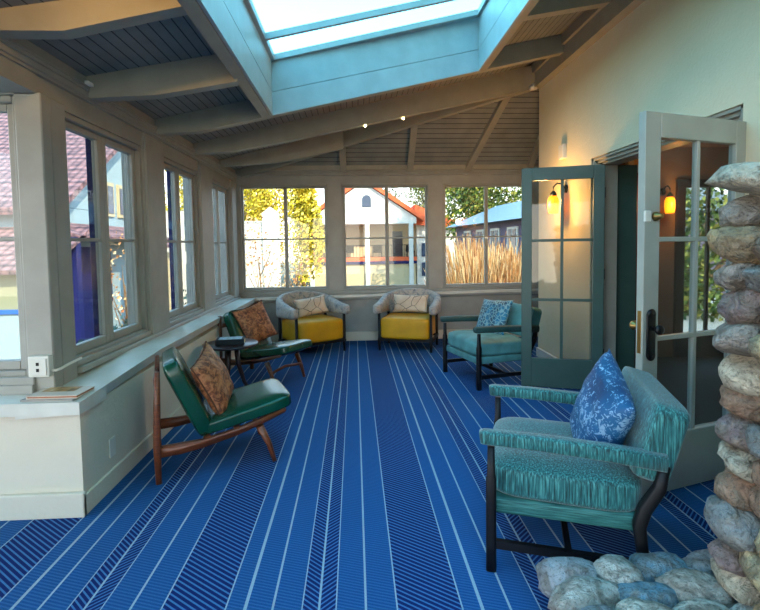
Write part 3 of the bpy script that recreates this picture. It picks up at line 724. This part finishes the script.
# ------------------------------------------------------------------ tub chairs
def tub(loc, ang, label, W=.73, D=.64):
    """origin floor centre of the front; local +x to the sitter's left... +y backward"""
    o = empty('tub_chair', loc, ang); tag(o, label, 'chair', 'yellow seated tub chairs')
    hw = W/2; xs = hw-.02
    for (x, y, z1) in ((-xs, .03, .50), (xs, .03, .50), (-xs, D-.10, .55), (xs, D-.10, .55)):
        bm = bmesh.new(); tube(bm, [(x, y, 0), (x, y, .1), (x, y, z1)], [.014, .017, .017], 10, sq=(1, 1)); obj('leg', bm, 'black', o, True)
    bm = bmesh.new()
    box(bm, -hw, hw, .015, .045, .13, .16); box(bm, -hw, hw, D-.11, D-.08, .13, .16); box(bm, -hw, -hw+.03, .03, D-.09, .13, .16); box(bm, hw-.03, hw, .03, D-.09, .13, .16)
    obj('base_frame', bm, 'black', o)
    bm = cushion(bmesh.new(), W-.07, D-.06, .29, Matrix.Translation((0, D/2-.045, .30)), .03, p=11); obj('seat', bm, 'yellow', o, True)
    # wrap-around back
    r = .29; cx = hw+.01; pts = []; nst = 44
    y0 = -.02; ys_ = D-r+.03
    for k in range(10): pts.append((-cx, y0+(ys_-y0)*k/10, 0))
    for k in range(25):
        a = PI-PI*k/24
        # superellipse arc
        ca, sa = math.cos(a), math.sin(a)
        pts.append((cx*math.copysign(abs(ca)**.75, ca), ys_+r*abs(sa)**.75, 1))
    for k in range(1, 11): pts.append((cx, ys_+(y0-ys_)*k/10, 0))
    L_ = [0]
    for a, b in zip(pts, pts[1:]): L_.append(L_[-1]+math.hypot(b[0]-a[0], b[1]-a[1]))
    tot = L_[-1]; bm = bmesh.new(); rings = []
    for i, (x, y, _) in enumerate(pts):
        u = L_[i]/tot; e_ = min(u, 1-u)*2
        a = V(pts[max(i-1, 0)][:2]); b = V(pts[min(i+1, len(pts)-1)][:2]); t_ = (b-a).normalized(); n_ = V((-t_.y, t_.x)); 
        sm = e_*e_*(3-2*e_)
        zt_ = .615+.165*sm; zb_ = .485-.05*sm; th = .105-.02*sm
        cap = min(1, .55+e_*12)
        hz = (zt_-zb_)/2*cap; hc = (zt_+zb_)/2; ring = []
        for k in range(14):
            an_ = 2*PI*k/14; c_, s_ = math.cos(an_), math.sin(an_)
            c_ = math.copysign(abs(c_)**.6, c_); s_ = math.copysign(abs(s_)**.6, s_)
            ring.append(bm.verts.new((x+n_.x*c_*th/2*cap, y+n_.y*c_*th/2*cap, hc+s_*hz)))
        rings.append(ring)
    for a, b in zip(rings, rings[1:]):
        for k in range(14): bm.faces.new((a[k], a[(k+1) % 14], b[(k+1) % 14], b[k]))
    bm.faces.new(rings[0]); bm.faces.new(rings[-1][::-1])
    obj('wrap_back', bm, 'marble', o, True)
    return o
# left tub: faces (.55,-.83)
def place(front_l, front_r):
    a = V(front_l+(0,)); b = V(front_r+(0,)); c = (a+b)/2; ang = math.atan2(b.y-a.y, b.x-a.x); return tuple(c), ang
c, a = place((-.70, 6.02), (-.16, 6.36)); tubL = tub(c, a, 'yellow seated tub chair in the far left corner, grey marbled back'); mL = (c, a)
c, a = place((.31, 6.33), (.95, 6.12)); tubR = tub(c, a, 'yellow seated tub chair below the middle far window'); mR = (c, a)
def loc2w(c, a, p): return V((c[0]+p[0]*math.cos(a)-p[1]*math.sin(a), c[1]+p[0]*math.sin(a)+p[1]*math.cos(a), p[2]))
def dirw(a, p): return V((p[0]*math.cos(a)-p[1]*math.sin(a), p[0]*math.sin(a)+p[1]*math.cos(a), p[2]))
c, a = mL
pillow('lumbar_pillow', .46, .25, .11, 'sketchp', frame(loc2w(c, a, (.06, .40, .585)), dirw(a, (.96, -.05, .10)), dirw(a, (-.06, .35, .93))), 'cream lumbar pillow on the corner tub chair', group=None, seed=3)
c, a = mR
pillow('lumbar_pillow', .50, .25, .11, 'sketchp', frame(loc2w(c, a, (0, .42, .585)), dirw(a, (1, 0, .0)), dirw(a, (0, .3, .95))), 'cream lumbar pillow with crossed lines on the middle tub chair', seed=5)

# ------------------------------------------------------------------ armchairs
def armchair(loc, ang, label, mats, W=.68, D=.60):
    """origin near front leg; local +x rearward, +y across"""
    o = empty('armchair', loc, ang); tag(o, label, 'chair')
    body, skirt, arm, leg = mats
    for y in (0, W):
        bm = bmesh.new(); tube(bm, [(0, y, 0), (0, y, .12), (0, y, .30), (0, y, .40), (0, y, .42), (0, y, .54)], [.022, .022, .022, .022, .017, .015], 12, sq=(1, 1)); obj('front_leg', bm, leg, o, True)
        bm = bmesh.new(); tube(bm, [(D-.005, y, 0), (D-.015, y, .16), (D-.03, y, .28), (D-.01, y, .35), (D+.04, y, .44), (D+.055, y, .53)], [.022, .024, .027, .027, .025, .022], 12, sq=(1, .9)); obj('rear_leg', bm, leg, o, True)
        bm = bmesh.new(); tube(bm, [(-.045, y, .578), (-.03, y, .58), (.2, y, .576), (.45, y, .562), (.66, y, .545)], [.028, .033, .035, .036, .037], 14, sq=(.95, .9)); obj('armrest', bm, arm, o, True)
        bm = bmesh.new(); box(bm, 0, D, y-.012, y+.012, .10, .135); obj('stretcher', bm, leg, o)
    obj('stretcher', B(.30, .325, 0, W, .10, .13), leg, o)
    obj('seat_skirt', B(-.0, D-.02, .025, W-.025, .235, .305, .012), skirt, o, True)
    bm = cushion(bmesh.new(), D+.03, W-.03, .20, frame((D/2-.005, W/2, .375), (1, 0, -.03), (0, 1, 0)), .18, p=6); obj('seat_cushion', bm, body, o, True)
    bm = cushion(bmesh.new(), .32, W+.0, .14, frame((D+.052, W/2, .60), (.27, 0, .96), (0, 1, 0)), .05, p=11); obj('backrest', bm, body, o, True)
    return o
angF = math.atan2(-.327, .945)
armF = armchair((.565, 1.985, 0), angF, 'large teal streaked armchair in the right foreground', ('teal', 'tealskirt', 'teal', 'black'))
angK = math.atan2(.27, .96)
armK = armchair((1.167, 4.507, 0), angK, 'dusky teal armchair with black frame beyond the green door', ('tealb', 'tealb', 'tealdark', 'black'), W=.72, D=.58)
# pillows (top level)
def chair_pt(loc, ang, p): return V((loc[0]+p[0]*math.cos(ang)-p[1]*math.sin(ang), loc[1]+p[0]*math.sin(ang)+p[1]*math.cos(ang), p[2]))
A_ = (.565, 1.985); 
pillow('throw_pillow', .44, .46, .19, 'bluep', frame(chair_pt(A_, angF, (.47, .30, .61)), dirw(angF, (-.06, .93, .36)), dirw(angF, (.30, -.36, .88))), 'blue and white marbled throw pillow on the foreground armchair', seed=1)
K_ = (1.167, 4.507)
pillow('throw_pillow', .44, .40, .13, 'tealp', frame(chair_pt(K_, angK, (.42, .42, .62)), dirw(angK, (.22, -.97, .05)), dirw(angK, (.40, .1, .9))), 'patterned teal throw pillow on the far armchair', seed=2)
pA = (-1.185, 2.875)
pillow('throw_pillow', .39, .40, .15, 'brownp', frame(chair_pt(pA, angA, (.345, .20, .535)), dirw(angA, (.30, .90, .22)), dirw(angA, (-.45, -.1, .9))), 'rust brown throw pillow on the nearest lounge chair', seed=4, piping='piping')
pB = tuple(ncf-fB*.76)[:2]
pillow('throw_pillow', .40, .42, .12, 'brownp', frame(chair_pt(pB, angB, (.28, .25, .575)), dirw(angB, (.12, .97, .22)), dirw(angB, (-.42, -.22, .9))), 'rust brown throw pillow on the lounge chair by the side table', seed=6, piping='piping')

# ------------------------------------------------------------------ stone fireplace
def rock(bm, c, s, seed, rot=0, mi=0, sub=3):
    b2 = bmesh.new(); bmesh.ops.create_icosphere(b2, subdivisions=sub, radius=1)
    for v in b2.verts:
        p = v.co.copy(); p = V([math.copysign(abs(t_)**.8, t_) for t_ in p])
        d = 1+.2*noise.noise(p*1.0+V((seed*3.1, seed, 0)))+.14*noise.noise(p*2.4+V((0, seed*2, 5)))+.03*noise.noise(p*7+V((seed, 0, 0)))
        v.co = V((p.x*d*s[0], p.y*d*s[1], p.z*d*s[2]))
    b2.transform(Matrix.Translation(c) @ Matrix.Rotation(rot, 4, 'X') @ Matrix.Rotation(rot*.7, 4, 'Y'))
    for f in b2.faces: f.material_index = mi
    merge(bm, b2)
PX, PY = 1.25, 1.62    # pier corner
fp = empty('stone_fireplace', (1.8, .9, 0)); tag(fp, 'fireplace of rounded river stones at the right edge', 'fireplace')
inv = Matrix.Translation((-1.8, -.9, 0))
bm = bmesh.new(); box(bm, PX+.06, 2.24, -.2, PY-.07, 0, 1.60); bm.transform(inv); obj('mortar_core', bm, 'mortar', fp)
bm = bmesh.new(); pale = bmesh.new(); rnd = random.Random(11); z = .20; row = 0
while z < 1.52:
    h = rnd.uniform(.085, .125)
    y = PY-.07
    i = 0
    while y > -.15:
        w = rnd.uniform(.16, .25)
        if i == 0: w = rnd.uniform(.13, .20)
        tgt = pale if (row == 4 and i == 0) else bm
        rock(tgt, (PX+.075+rnd.uniform(-.03, .03), y-w/2+.05+rnd.uniform(-.02, .02), z+h/2+rnd.uniform(-.012, .012)), (rnd.uniform(.09, .13), w*.55, h*.58), rnd.uniform(0, 99), rnd.uniform(-.25, .25))
        y -= w*.93; i += 1
    x = PX+.24
    while x < 2.0:
        w = rnd.uniform(.16, .24); rock(bm, (x+w/2-.04, PY-.09, z+h/2), (w*.55, .09, h*.58), rnd.uniform(0, 99), rnd.uniform(-.2, .2)); x += w*.95
    z += h*.97; row += 1
bm.transform(inv); obj('river_stones', bm, 'stone', fp, True)
pale.transform(inv); tag(obj('pale_stone', pale, 'palestone', fp, True), 'pale cream stone')
bm = bmesh.new(); y = PY+.02; i = 0
while y > -.15:
    w = rnd.uniform(.20, .28); rock(bm, (PX+.12, y-w/2, 1.585+rnd.uniform(-.01, .01)), (.18, w*.60, .05), rnd.uniform(0, 99), rnd.uniform(-.12, .12))
    rock(bm, (PX+.42, y-w/2, 1.60), (.2, w*.56, .06), rnd.uniform(0, 99)); rock(bm, (PX+.74, y-w/2, 1.59), (.13, w*.56, .06), rnd.uniform(0, 99)); y -= w*.9
bm.transform(inv); obj('mantel_stones', bm, 'stone', fp, True)
HZ = .22
bm = bmesh.new(); box(bm, .73, PX+.1, .0, PY-.02, 0, HZ-.03, .03); bm.transform(inv); obj('hearth_bed', bm, 'mortar', fp)
bm = bmesh.new(); x = .68
xs_ = []
y = PY+.10; r_ = 0
while y > .1:
    d_ = rnd.uniform(.11, .15); x = .68+rnd.uniform(-.02, .02)
    while x < PX+.06:
        w = rnd.uniform(.14, .22)
        rock(bm, (x+w/2, y-d_/2+rnd.uniform(-.015, .015), HZ-.045+rnd.uniform(-.01, .012)), (w*.56, d_*.60, .058), rnd.uniform(0, 99), rnd.uniform(-.1, .1))
        x += w*.93
    y -= d_*.93; r_ += 1
y = PY
while y > .1:     # side course standing on the carpet
    w = rnd.uniform(.15, .2); rock(bm, (.735, y-w/2, .08), (.075, w*.55, .085), rnd.uniform(0, 99)); y -= w*.93
x = .72
while x < PX: w = rnd.uniform(.14, .2); rock(bm, (x+w/2, PY+.0, .09), (w*.55, .075, .09), rnd.uniform(0, 99)); x += w*.93
bm.transform(inv); obj('hearth_stones', bm, 'hstone', fp, True)

# ------------------------------------------------------------------ outside
GR = -1.9
bm = bmesh.new(); box(bm, -60, 60, -30, 100, GR-.3, GR); struct(obj('ground', bm, 'ground'), 'garden ground outside', 'ground')
bm = bmesh.new(); box(bm, 3.7, 12, 5.9, 12, -1.9, -.05); struct(obj('patio', bm, 'paving'), 'pale paving outside the inner glass door', 'patio')
def leaves(n, blobs, size, seed, rng_flat=.5):
    r = random.Random(seed); bm = bmesh.new(); tw = sum(b[3]*b[4]*b[5] for b in blobs)
    for b in blobs:
        for _ in range(int(n*b[3]*b[4]*b[5]/tw)):
            while True:
                p = V((r.uniform(-1, 1), r.uniform(-1, 1), r.uniform(-1, 1)))
                if .35 < p.length < 1: break
            c = V((b[0]+p.x*b[3], b[1]+p.y*b[4], b[2]+p.z*b[5])); s = size*r.uniform(.6, 1.4)
            a = V((r.gauss(0, 1), r.gauss(0, 1), r.gauss(0, 1))).normalized(); u = a.orthogonal().normalized(); w = a.cross(u)
            q_ = [c-u*s*.5, c+w*s*.3, c+u*s*.5, c-w*s*.3]; bm.faces.new([bm.verts.new(x_) for x_ in q_])
    return bm
def tree(name, x, y, h, rad, mat, label, n=2600, size=.22, seed=1, trunk=.12, cat='tree', group=None, low=.35):
    o = empty(name, (x, y, GR)); tag(o, label, cat, group)
    r = random.Random(seed); bl = []
    for k in range(8): bl.append((r.uniform(-.5, .5)*rad, r.uniform(-.5, .5)*rad, h*(low+(1-low)*r.uniform(.15, .85)), rad*r.uniform(.4, .65), rad*r.uniform(.4, .65), h*(1-low)*.3))
    obj('foliage', leaves(n, bl, size, seed), mat, o)
    bm = bmesh.new(); tube(bm, [(0, 0, 0), (.05*rad, 0, h*.35), (-.04*rad, 0, h*.7)], [trunk, trunk*.8, trunk*.3], 8)
    for k in range(7):
        a = r.uniform(0, 2*PI); zz = h*r.uniform(.25, .6); tube(bm, [(0, 0, zz), (rad*.35*math.cos(a), rad*.35*math.sin(a), zz+h*.12), (rad*.7*math.cos(a), rad*.7*math.sin(a), zz+h*.28)], [trunk*.5, trunk*.3, trunk*.1], 6)
    obj('trunk', bm, 'bark', o); return o
def bbox(name, boxes, mat, parent, bev=0):
    bm = bmesh.new()
    for b in boxes: box(bm, *b, bev=bev)
    return obj(name, bm, mat, parent)

# gabled house (Y 38)
h = empty('gabled_house', (.9, 38, GR)); tag(h, 'white gabled house with orange roof edges and a balcony', 'house')
z_ = -GR
bbox('wall', [(-4.2, 4.2, 2.2, 9, 0, z_+3.3)], 'extc', h)
bm = bmesh.new(); prism(bm, [(-4.3, 0, z_+3.05), (4.0, 0, z_+3.05), (4.0, 0, z_+3.5), (-.15, 0, z_+6.3), (-4.3, 0, z_+3.5)], (0, 9, 0)); obj('gable', bm, 'extw', h)
bm = bmesh.new()
for s_ in (-1, 1):
    for dy, off in ((-.25, 0), ):
        prism(bm, [(-.15, dy, z_+6.35), (-.15+s_*4.75, dy, z_+3.20), (-.15+s_*4.75, dy, z_+3.55), (-.15, dy, z_+6.75)], (0, 9.5, 0))
obj('roof', bm, 'tiler', h)
bm = bmesh.new(); pts = [(-.35, 0), (.35, 0), (.35, .6)]+[(.35*math.cos(a_), .6+.35*math.sin(a_)) for a_ in [PI*k/8 for k in range(1, 8)]]+[(-.35, .6)]
prism(bm, [(x+.1, -.03, z_+4.35+zz) for x, zz in pts], (0, .05, 0)); obj('arched_window', bm, 'darkglass', h)
bbox('balcony_floor', [(-4.3, 4.0, -.1, 2.2, z_+.1, z_+.42)], 'tiler', h)
bbox('balcony_band', [(-4.3, 4.0, -.14, -.1, z_-.1, z_+.12)], 'purple', h)
bbox('lower_wall', [(-4.2, 3.9, .0, 2.2, 0, z_-.0)], 'extc', h)
for x in (-4.2, -2.0, .12, 3.55): bbox('column', [(x-.17, x+.17, -.2, .15, 0, z_+3.1)], 'extw', h)
bbox('balcony_door', [(2.25, 3.1, 2.15, 2.22, z_+.42, z_+2.5)], 'dkwood', h)
bbox('railing', [(-4.2, 3.6, -.05, -.02, z_+1.35, z_+1.4)]+[(x/4, x/4+.03, -.05, -.02, z_+.42, z_+1.35) for x in range(-16, 14)], 'blackmetal', h)
bbox('side_wing', [(4.2, 8, 1.5, 8, 0, z_+3.0)], 'extw', h)
for zz in (.4, 2.0): bbox('wing_window', [(4.6, 5.4, 1.42, 1.5, z_+zz-1.6, z_+zz-.5)], 'darkglass', h)
bm = bmesh.new(); prism(bm, [(4.0, 1, z_+3.0), (8.3, 1, z_+2.6), (8.3, 1, z_+2.9), (4.0, 1, z_+4.6)], (0, 8, 0)); obj('wing_roof', bm, 'tiler', h)
for x in (-1.3, .95, 3.6): 
    o = empty('balcony_chair', (.9+x, 38.9, .42)); tag(o, {-1.3: 'dark chair on the left of the balcony', .95: 'dark chair on the balcony beside the middle column', 3.6: 'dark chair on the balcony in front of its door'}[x], 'chair', 'balcony chairs')
    bbox('seat', [(-.35, .35, -.3, .3, .35, .43)], 'blackmetal', o); bbox('backrest', [(-.35, .35, .25, .3, .43, .95)], 'blackmetal', o)
    for lx in (-.32, .30):
        for ly in (-.28, .26): bbox('leg', [(lx, lx+.03, ly, ly+.03, 0, .36)], 'blackmetal', o)

# blue roofed lodge (right far window)
h = empty('long_lodge', (5.6, 26, GR)); tag(h, 'low lodge with blue roof and white framed windows', 'building')
P0, P1 = V((5.6, 26.5)), V((6.9, 14.0)); dd = (P1-P0); Ln = dd.length; angl = math.atan2(dd.y, dd.x); h.rotation_euler.z = angl; h.location = (P0.x, P0.y, GR)
bbox('wall', [(0, Ln, 0, 5, 0, z_+2.35)], 'lilac', h)
bm = bmesh.new(); prism(bm, [(-.3, -.5, z_+2.3), (-.3, 5.5, z_+2.3), (-.3, 2.5, z_+3.5)], (Ln+.6, 0, 0)); obj('roof', bm, 'blueroof', h)
for k in range(6):
    x = 1.5+k*1.8
    f = bbox('window_surround', [(x, x+1.0, -.06, .0, z_+.6, z_+2.05)], 'extw', h); bbox('window_pane', [(x+.12, x+.45, -.08, -.06, z_+.75, z_+1.95), (x+.55, x+.88, -.08, -.06, z_+.75, z_+1.95)], 'darkglass', f)

# white garden wall (left far window)
h = empty('garden_wall', (-5.3, 25, GR)); tag(h, 'sunlit white garden wall with a stepped gate pier', 'wall')
bbox('wall_panel', [(-.45, .65, 0, .3, 0, z_+2.62)], 'extw', h); bbox('coping', [(-.45, .65, -.05, .35, z_+2.62, z_+2.70)], 'extw', h)
bm = bmesh.new(); prism(bm, [(.65, -.1, 0), (1.45, -.1, 0), (1.45, -.1, z_+3.1), (1.05, -.1, z_+3.4), (.65, -.1, z_+3.1)], (0, .5, 0)); obj('gate_pier', bm, 'extw', h)

# trees
specs = [(-7.6, 46, 11, 2.8, 'leafy', 'yellow green tree behind the left end of the garden wall'), (-7.4, 38, 10.5, 2.6, 'leafy', 'yellow green tree behind the gate pier'),
         (-3.0, 28.3, 8.0, 1.2, 'leafy', 'slim yellow tree between the garden wall and gabled house'), (7.5, 52, 13, 5, 'leafg', 'green tree behind the right side of the gabled house'),
         (8.9, 33.5, 9.5, 3.2, 'leafg', 'dense green tree behind the lodge roof'), (16, 41, 12, 4.6, 'leafg', 'broad green tree right of the lodge'), (-17, 36, 10, 4, 'leafy', 'yellow tree far left behind the cream house'),
         (-20, 48, 12, 5, 'leafy', 'tall yellow tree beyond the second white house'), (2.0, 60, 14, 6, 'leafg', 'tall tree far behind the gabled house')]
for i, (x, y, hh, rr, m, lab) in enumerate(specs): tree('garden_tree', x, y, hh, rr, m, lab, n=8000 if m == 'leafg' else 5600, size=.24, seed=i+3, low=.12 if m == 'leafy' else .2)
tree('garden_tree', 6.6, 9.4, 4.6, 1.3, 'leafg', 'small tree seen through the inner glass door', n=5000, size=.12, seed=30, low=.2)
# straw shrubs
def strawshrub(x, y, hgt, rad, seed, lab):
    r = random.Random(seed); bm = bmesh.new()
    for _ in range(680):
        a = r.uniform(0, 2*PI); t_ = r.uniform(0, rad*.8); b0 = V((math.cos(a)*t_*.5, math.sin(a)*t_*.5, 0)); hh = hgt*r.uniform(.6, 1)
        tp = V((math.cos(a)*t_*1.3+r.gauss(0, .32), math.sin(a)*t_*1.3+r.gauss(0, .32), hh*r.uniform(.8, 1.05))); w = .012
        for f0, f1 in ((0, .55), (.45, 1)):
            p0 = b0.lerp(tp, f0); p1 = b0.lerp(tp, f1)+V((r.gauss(0, .05), r.gauss(0, .05), 0)); s_ = V((w, 0, 0)); s2 = V((0, w, 0))
            bm.faces.new([bm.verts.new(p) for p in (p0-s_, p0+s_, p1+s_*.7, p1-s_*.7)])
            bm.faces.new([bm.verts.new(p) for p in (p0-s2, p0+s2, p1+s2*.7, p1-s2*.7)])
    o = obj('straw_shrub', bm, 'grass'); o.location = (x, y, GR); tag(o, lab, 'shrub', 'straw coloured shrubs outside the far windows')
STL = ['straw stem clump farthest left, by the right far window edge', 'second straw stem clump from the left, right far window', 'third straw stem clump from the left, nearest row', 'straw stem clump at the right end of the nearest row', 'taller straw stem clump in the second row, left', 'straw stem clump in the second row, right', 'tallest straw stem clump far back, left', 'straw stem clump far back in front of the lodge wall']
for i, (x, y, hh, rr) in enumerate([(2.95, 11.5, 2.35, .6), (3.7, 11.6, 2.45, .7), (4.6, 11.8, 2.5, .8), (5.4, 12.2, 2.4, .8), (3.7, 14.0, 2.7, .8), (4.9, 14.2, 2.6, .9), (4.1, 17.0, 2.9, .9), (4.9, 17.4, 2.5, .9)]):
    strawshrub(x, y, hh+.7, rr, i+50, STL[i])
for x, y, hh, sd, lab in ((-3.0, 15.5, 4.2, 90, 'thin pale twigged tree outside the left far window, left pane'), (-1.75, 14.5, 4.0, 91, 'thin pale twigged tree outside the left far window, right pane')):
    tree('twiggy_tree', x, y, hh, .75, 'grass', lab, n=380, size=.09, seed=sd, trunk=.035, low=.25)

# house with clay tiled roof at the left
h = empty('tiled_house', (-6.5, 11, GR)); tag(h, 'neighbouring house with pinkish clay tile roof, left windows', 'house')
bbox('wall', [(-9, 0, 0, 4.6, 0, z_+2.34)], 'exty', h)
for y in (2.3, 2.95): 
    f = bbox('window_surround', [(0, .05, y-.21, y+.21, z_+2.25, z_+3.15)], 'extc', h); bbox('window_pane', [(.05, .07, y-.13, y+.13, z_+2.34, z_+3.05)], 'darkglass', f)
bm = bmesh.new(); prism(bm, [(0, 0, z_+2.35), (0, 4.6, z_+5.48), (0, 4.6, z_+2.35)], (-9, 0, 0)); obj('gable', bm, 'exty', h)
bm = bmesh.new(); prism(bm, [(.25, -.3, z_+2.15), (.25, 4.8, z_+5.62), (.25, 4.8, z_+5.76), (.25, -.3, z_+2.30)], (-9.5, 0, 0)); obj('roof', bm, 'tile', h)
bm = bmesh.new(); prism(bm, [(0, -.5, z_+2.0), (.75, -.5, z_+1.68), (.75, -.5, z_+1.60), (0, -.5, z_+1.9)], (0, 5.1, 0))
prism(bm, [(-9, 0, z_+1.9), (-9, -1.7, z_+1.02), (-9, -1.7, z_+.94), (-9, 0, z_+1.8)], (9.75, 0, 0)); obj('porch_roof', bm, 'tile', h)
bbox('porch_wall', [(-9, .1, -1.4, -1.2, 0, z_+.98)], 'porchw', h)
bbox('porch_rail', [(-9, .1, -1.5, -1.42, z_+.18, z_+.26)], 'bluerail', h)
bbox('porch_base', [(-9, .1, -1.46, -1.40, 0, z_+.18)], 'exty', h)
for y in (-.6, 2.0): bbox('porch_post', [(.55, .72, y, y+.17, 0, z_+1.65)], 'navy', h)
bbox('porch_door', [(.0, .06, .3, 1.4, 0, z_+1.45)], 'purple', h); bbox('porch_window', [(.0, .05, 1.6, 2.2, z_, z_+1.3)], 'purple', h)
# second white house
h = empty('white_house', (-9.6, 18.6, GR)); tag(h, 'tall sunlit white house partly behind the tiled house', 'house')
bbox('wall', [(-5, 0, -2.2, 3.4, 0, z_+6.2)], 'extw', h)
for y in (.4, 1.55):
    f = bbox('window_surround', [(0, .06, y-.36, y+.36, z_+2.6, z_+3.9)], 'extc', h); bbox('window_pane', [(.06, .08, y-.24, y+.24, z_+2.75, z_+3.75)], 'darkglass', f)
bbox('lean_to', [(0, 1.5, -2.2, 3.4, 0, z_+1.2)], 'extc', h)
bm = bmesh.new(); prism(bm, [(0, -2.4, z_+2.15), (1.9, -2.4, z_+1.55), (1.9, -2.4, z_+1.40), (0, -2.4, z_+2.0)], (0, 5.8, 0)); obj('porch_roof', bm, 'tile', h)
h = empty('garden_pavilion', (-7.5, 23, GR)); tag(h, 'long low white building with tiled porch roof, through the farther left windows', 'building')
bbox('wall', [(-3, 0, 0, 10, 0, z_+3.1)], 'extw', h)
bm = bmesh.new(); prism(bm, [(0, -.1, z_+2.35), (1.6, -.1, z_+1.85), (1.6, -.1, z_+1.7), (0, -.1, z_+2.2)], (0, 10.2, 0)); obj('porch_roof', bm, 'tile', h)
bbox('porch_fascia', [(1.45, 1.55, 0, 10, z_+1.35, z_+1.70)], 'lilac', h)
for y in (.2, 3.2, 6.2, 9.2): bbox('porch_post', [(1.4, 1.55, y, y+.15, 0, z_+1.4)], 'purple', h)
for x, y, hh, rr, sd, lab in ((-13.5, 31, 11, 2.2, 71, 'tall yellow tree behind the pavilion, seen through the middle left window'), (-12.2, 40, 12, 3.2, 72, 'tall yellow tree behind the pavilion, nearer the far corner')):
    tree('garden_tree', x, y, hh, rr, 'leafy', lab, n=6000, size=.24, seed=sd, low=.15)

# garden shrubs by the left windows
tree('leafy_shrub', -3.55, 6.7, 2.25, .55, 'leafgg', 'grey green shrub outside the nearest left window', n=900, size=.09, seed=41, trunk=.02, cat='shrub', low=.1)
tree('leafy_shrub', -4.0, 8.6, 2.45, .75, 'leafgg', 'grey green shrub outside the middle left window', n=1100, size=.10, seed=42, trunk=.02, cat='shrub', low=.1)
tree('leafy_shrub', -3.6, 11.2, 2.4, .75, 'leafgg', 'pale shrub outside the left window nearest the far corner', n=1100, size=.10, seed=43, trunk=.02, cat='shrub', low=.1)
tree('garden_tree', -4.9, 10.6, 3.6, .5, 'grass', 'slim tree with orange leaves in front of the porch', n=260, size=.08, seed=44, trunk=.04, low=.4)
bm = bmesh.new(); r = random.Random(5)
for k in range(7):
    a = 2*PI*k/7; c_ = V((math.cos(a)*.06, math.sin(a)*.02, math.sin(a)*.06)); rock(bm, c_, (.05, .03, .05), k, 0, sub=1)
o = obj('yellow_flower', bm, 'flower'); o.location = (-3.05, 6.9, .22); tag(o, 'yellow flower head on the shrub outside the left window', 'flower')
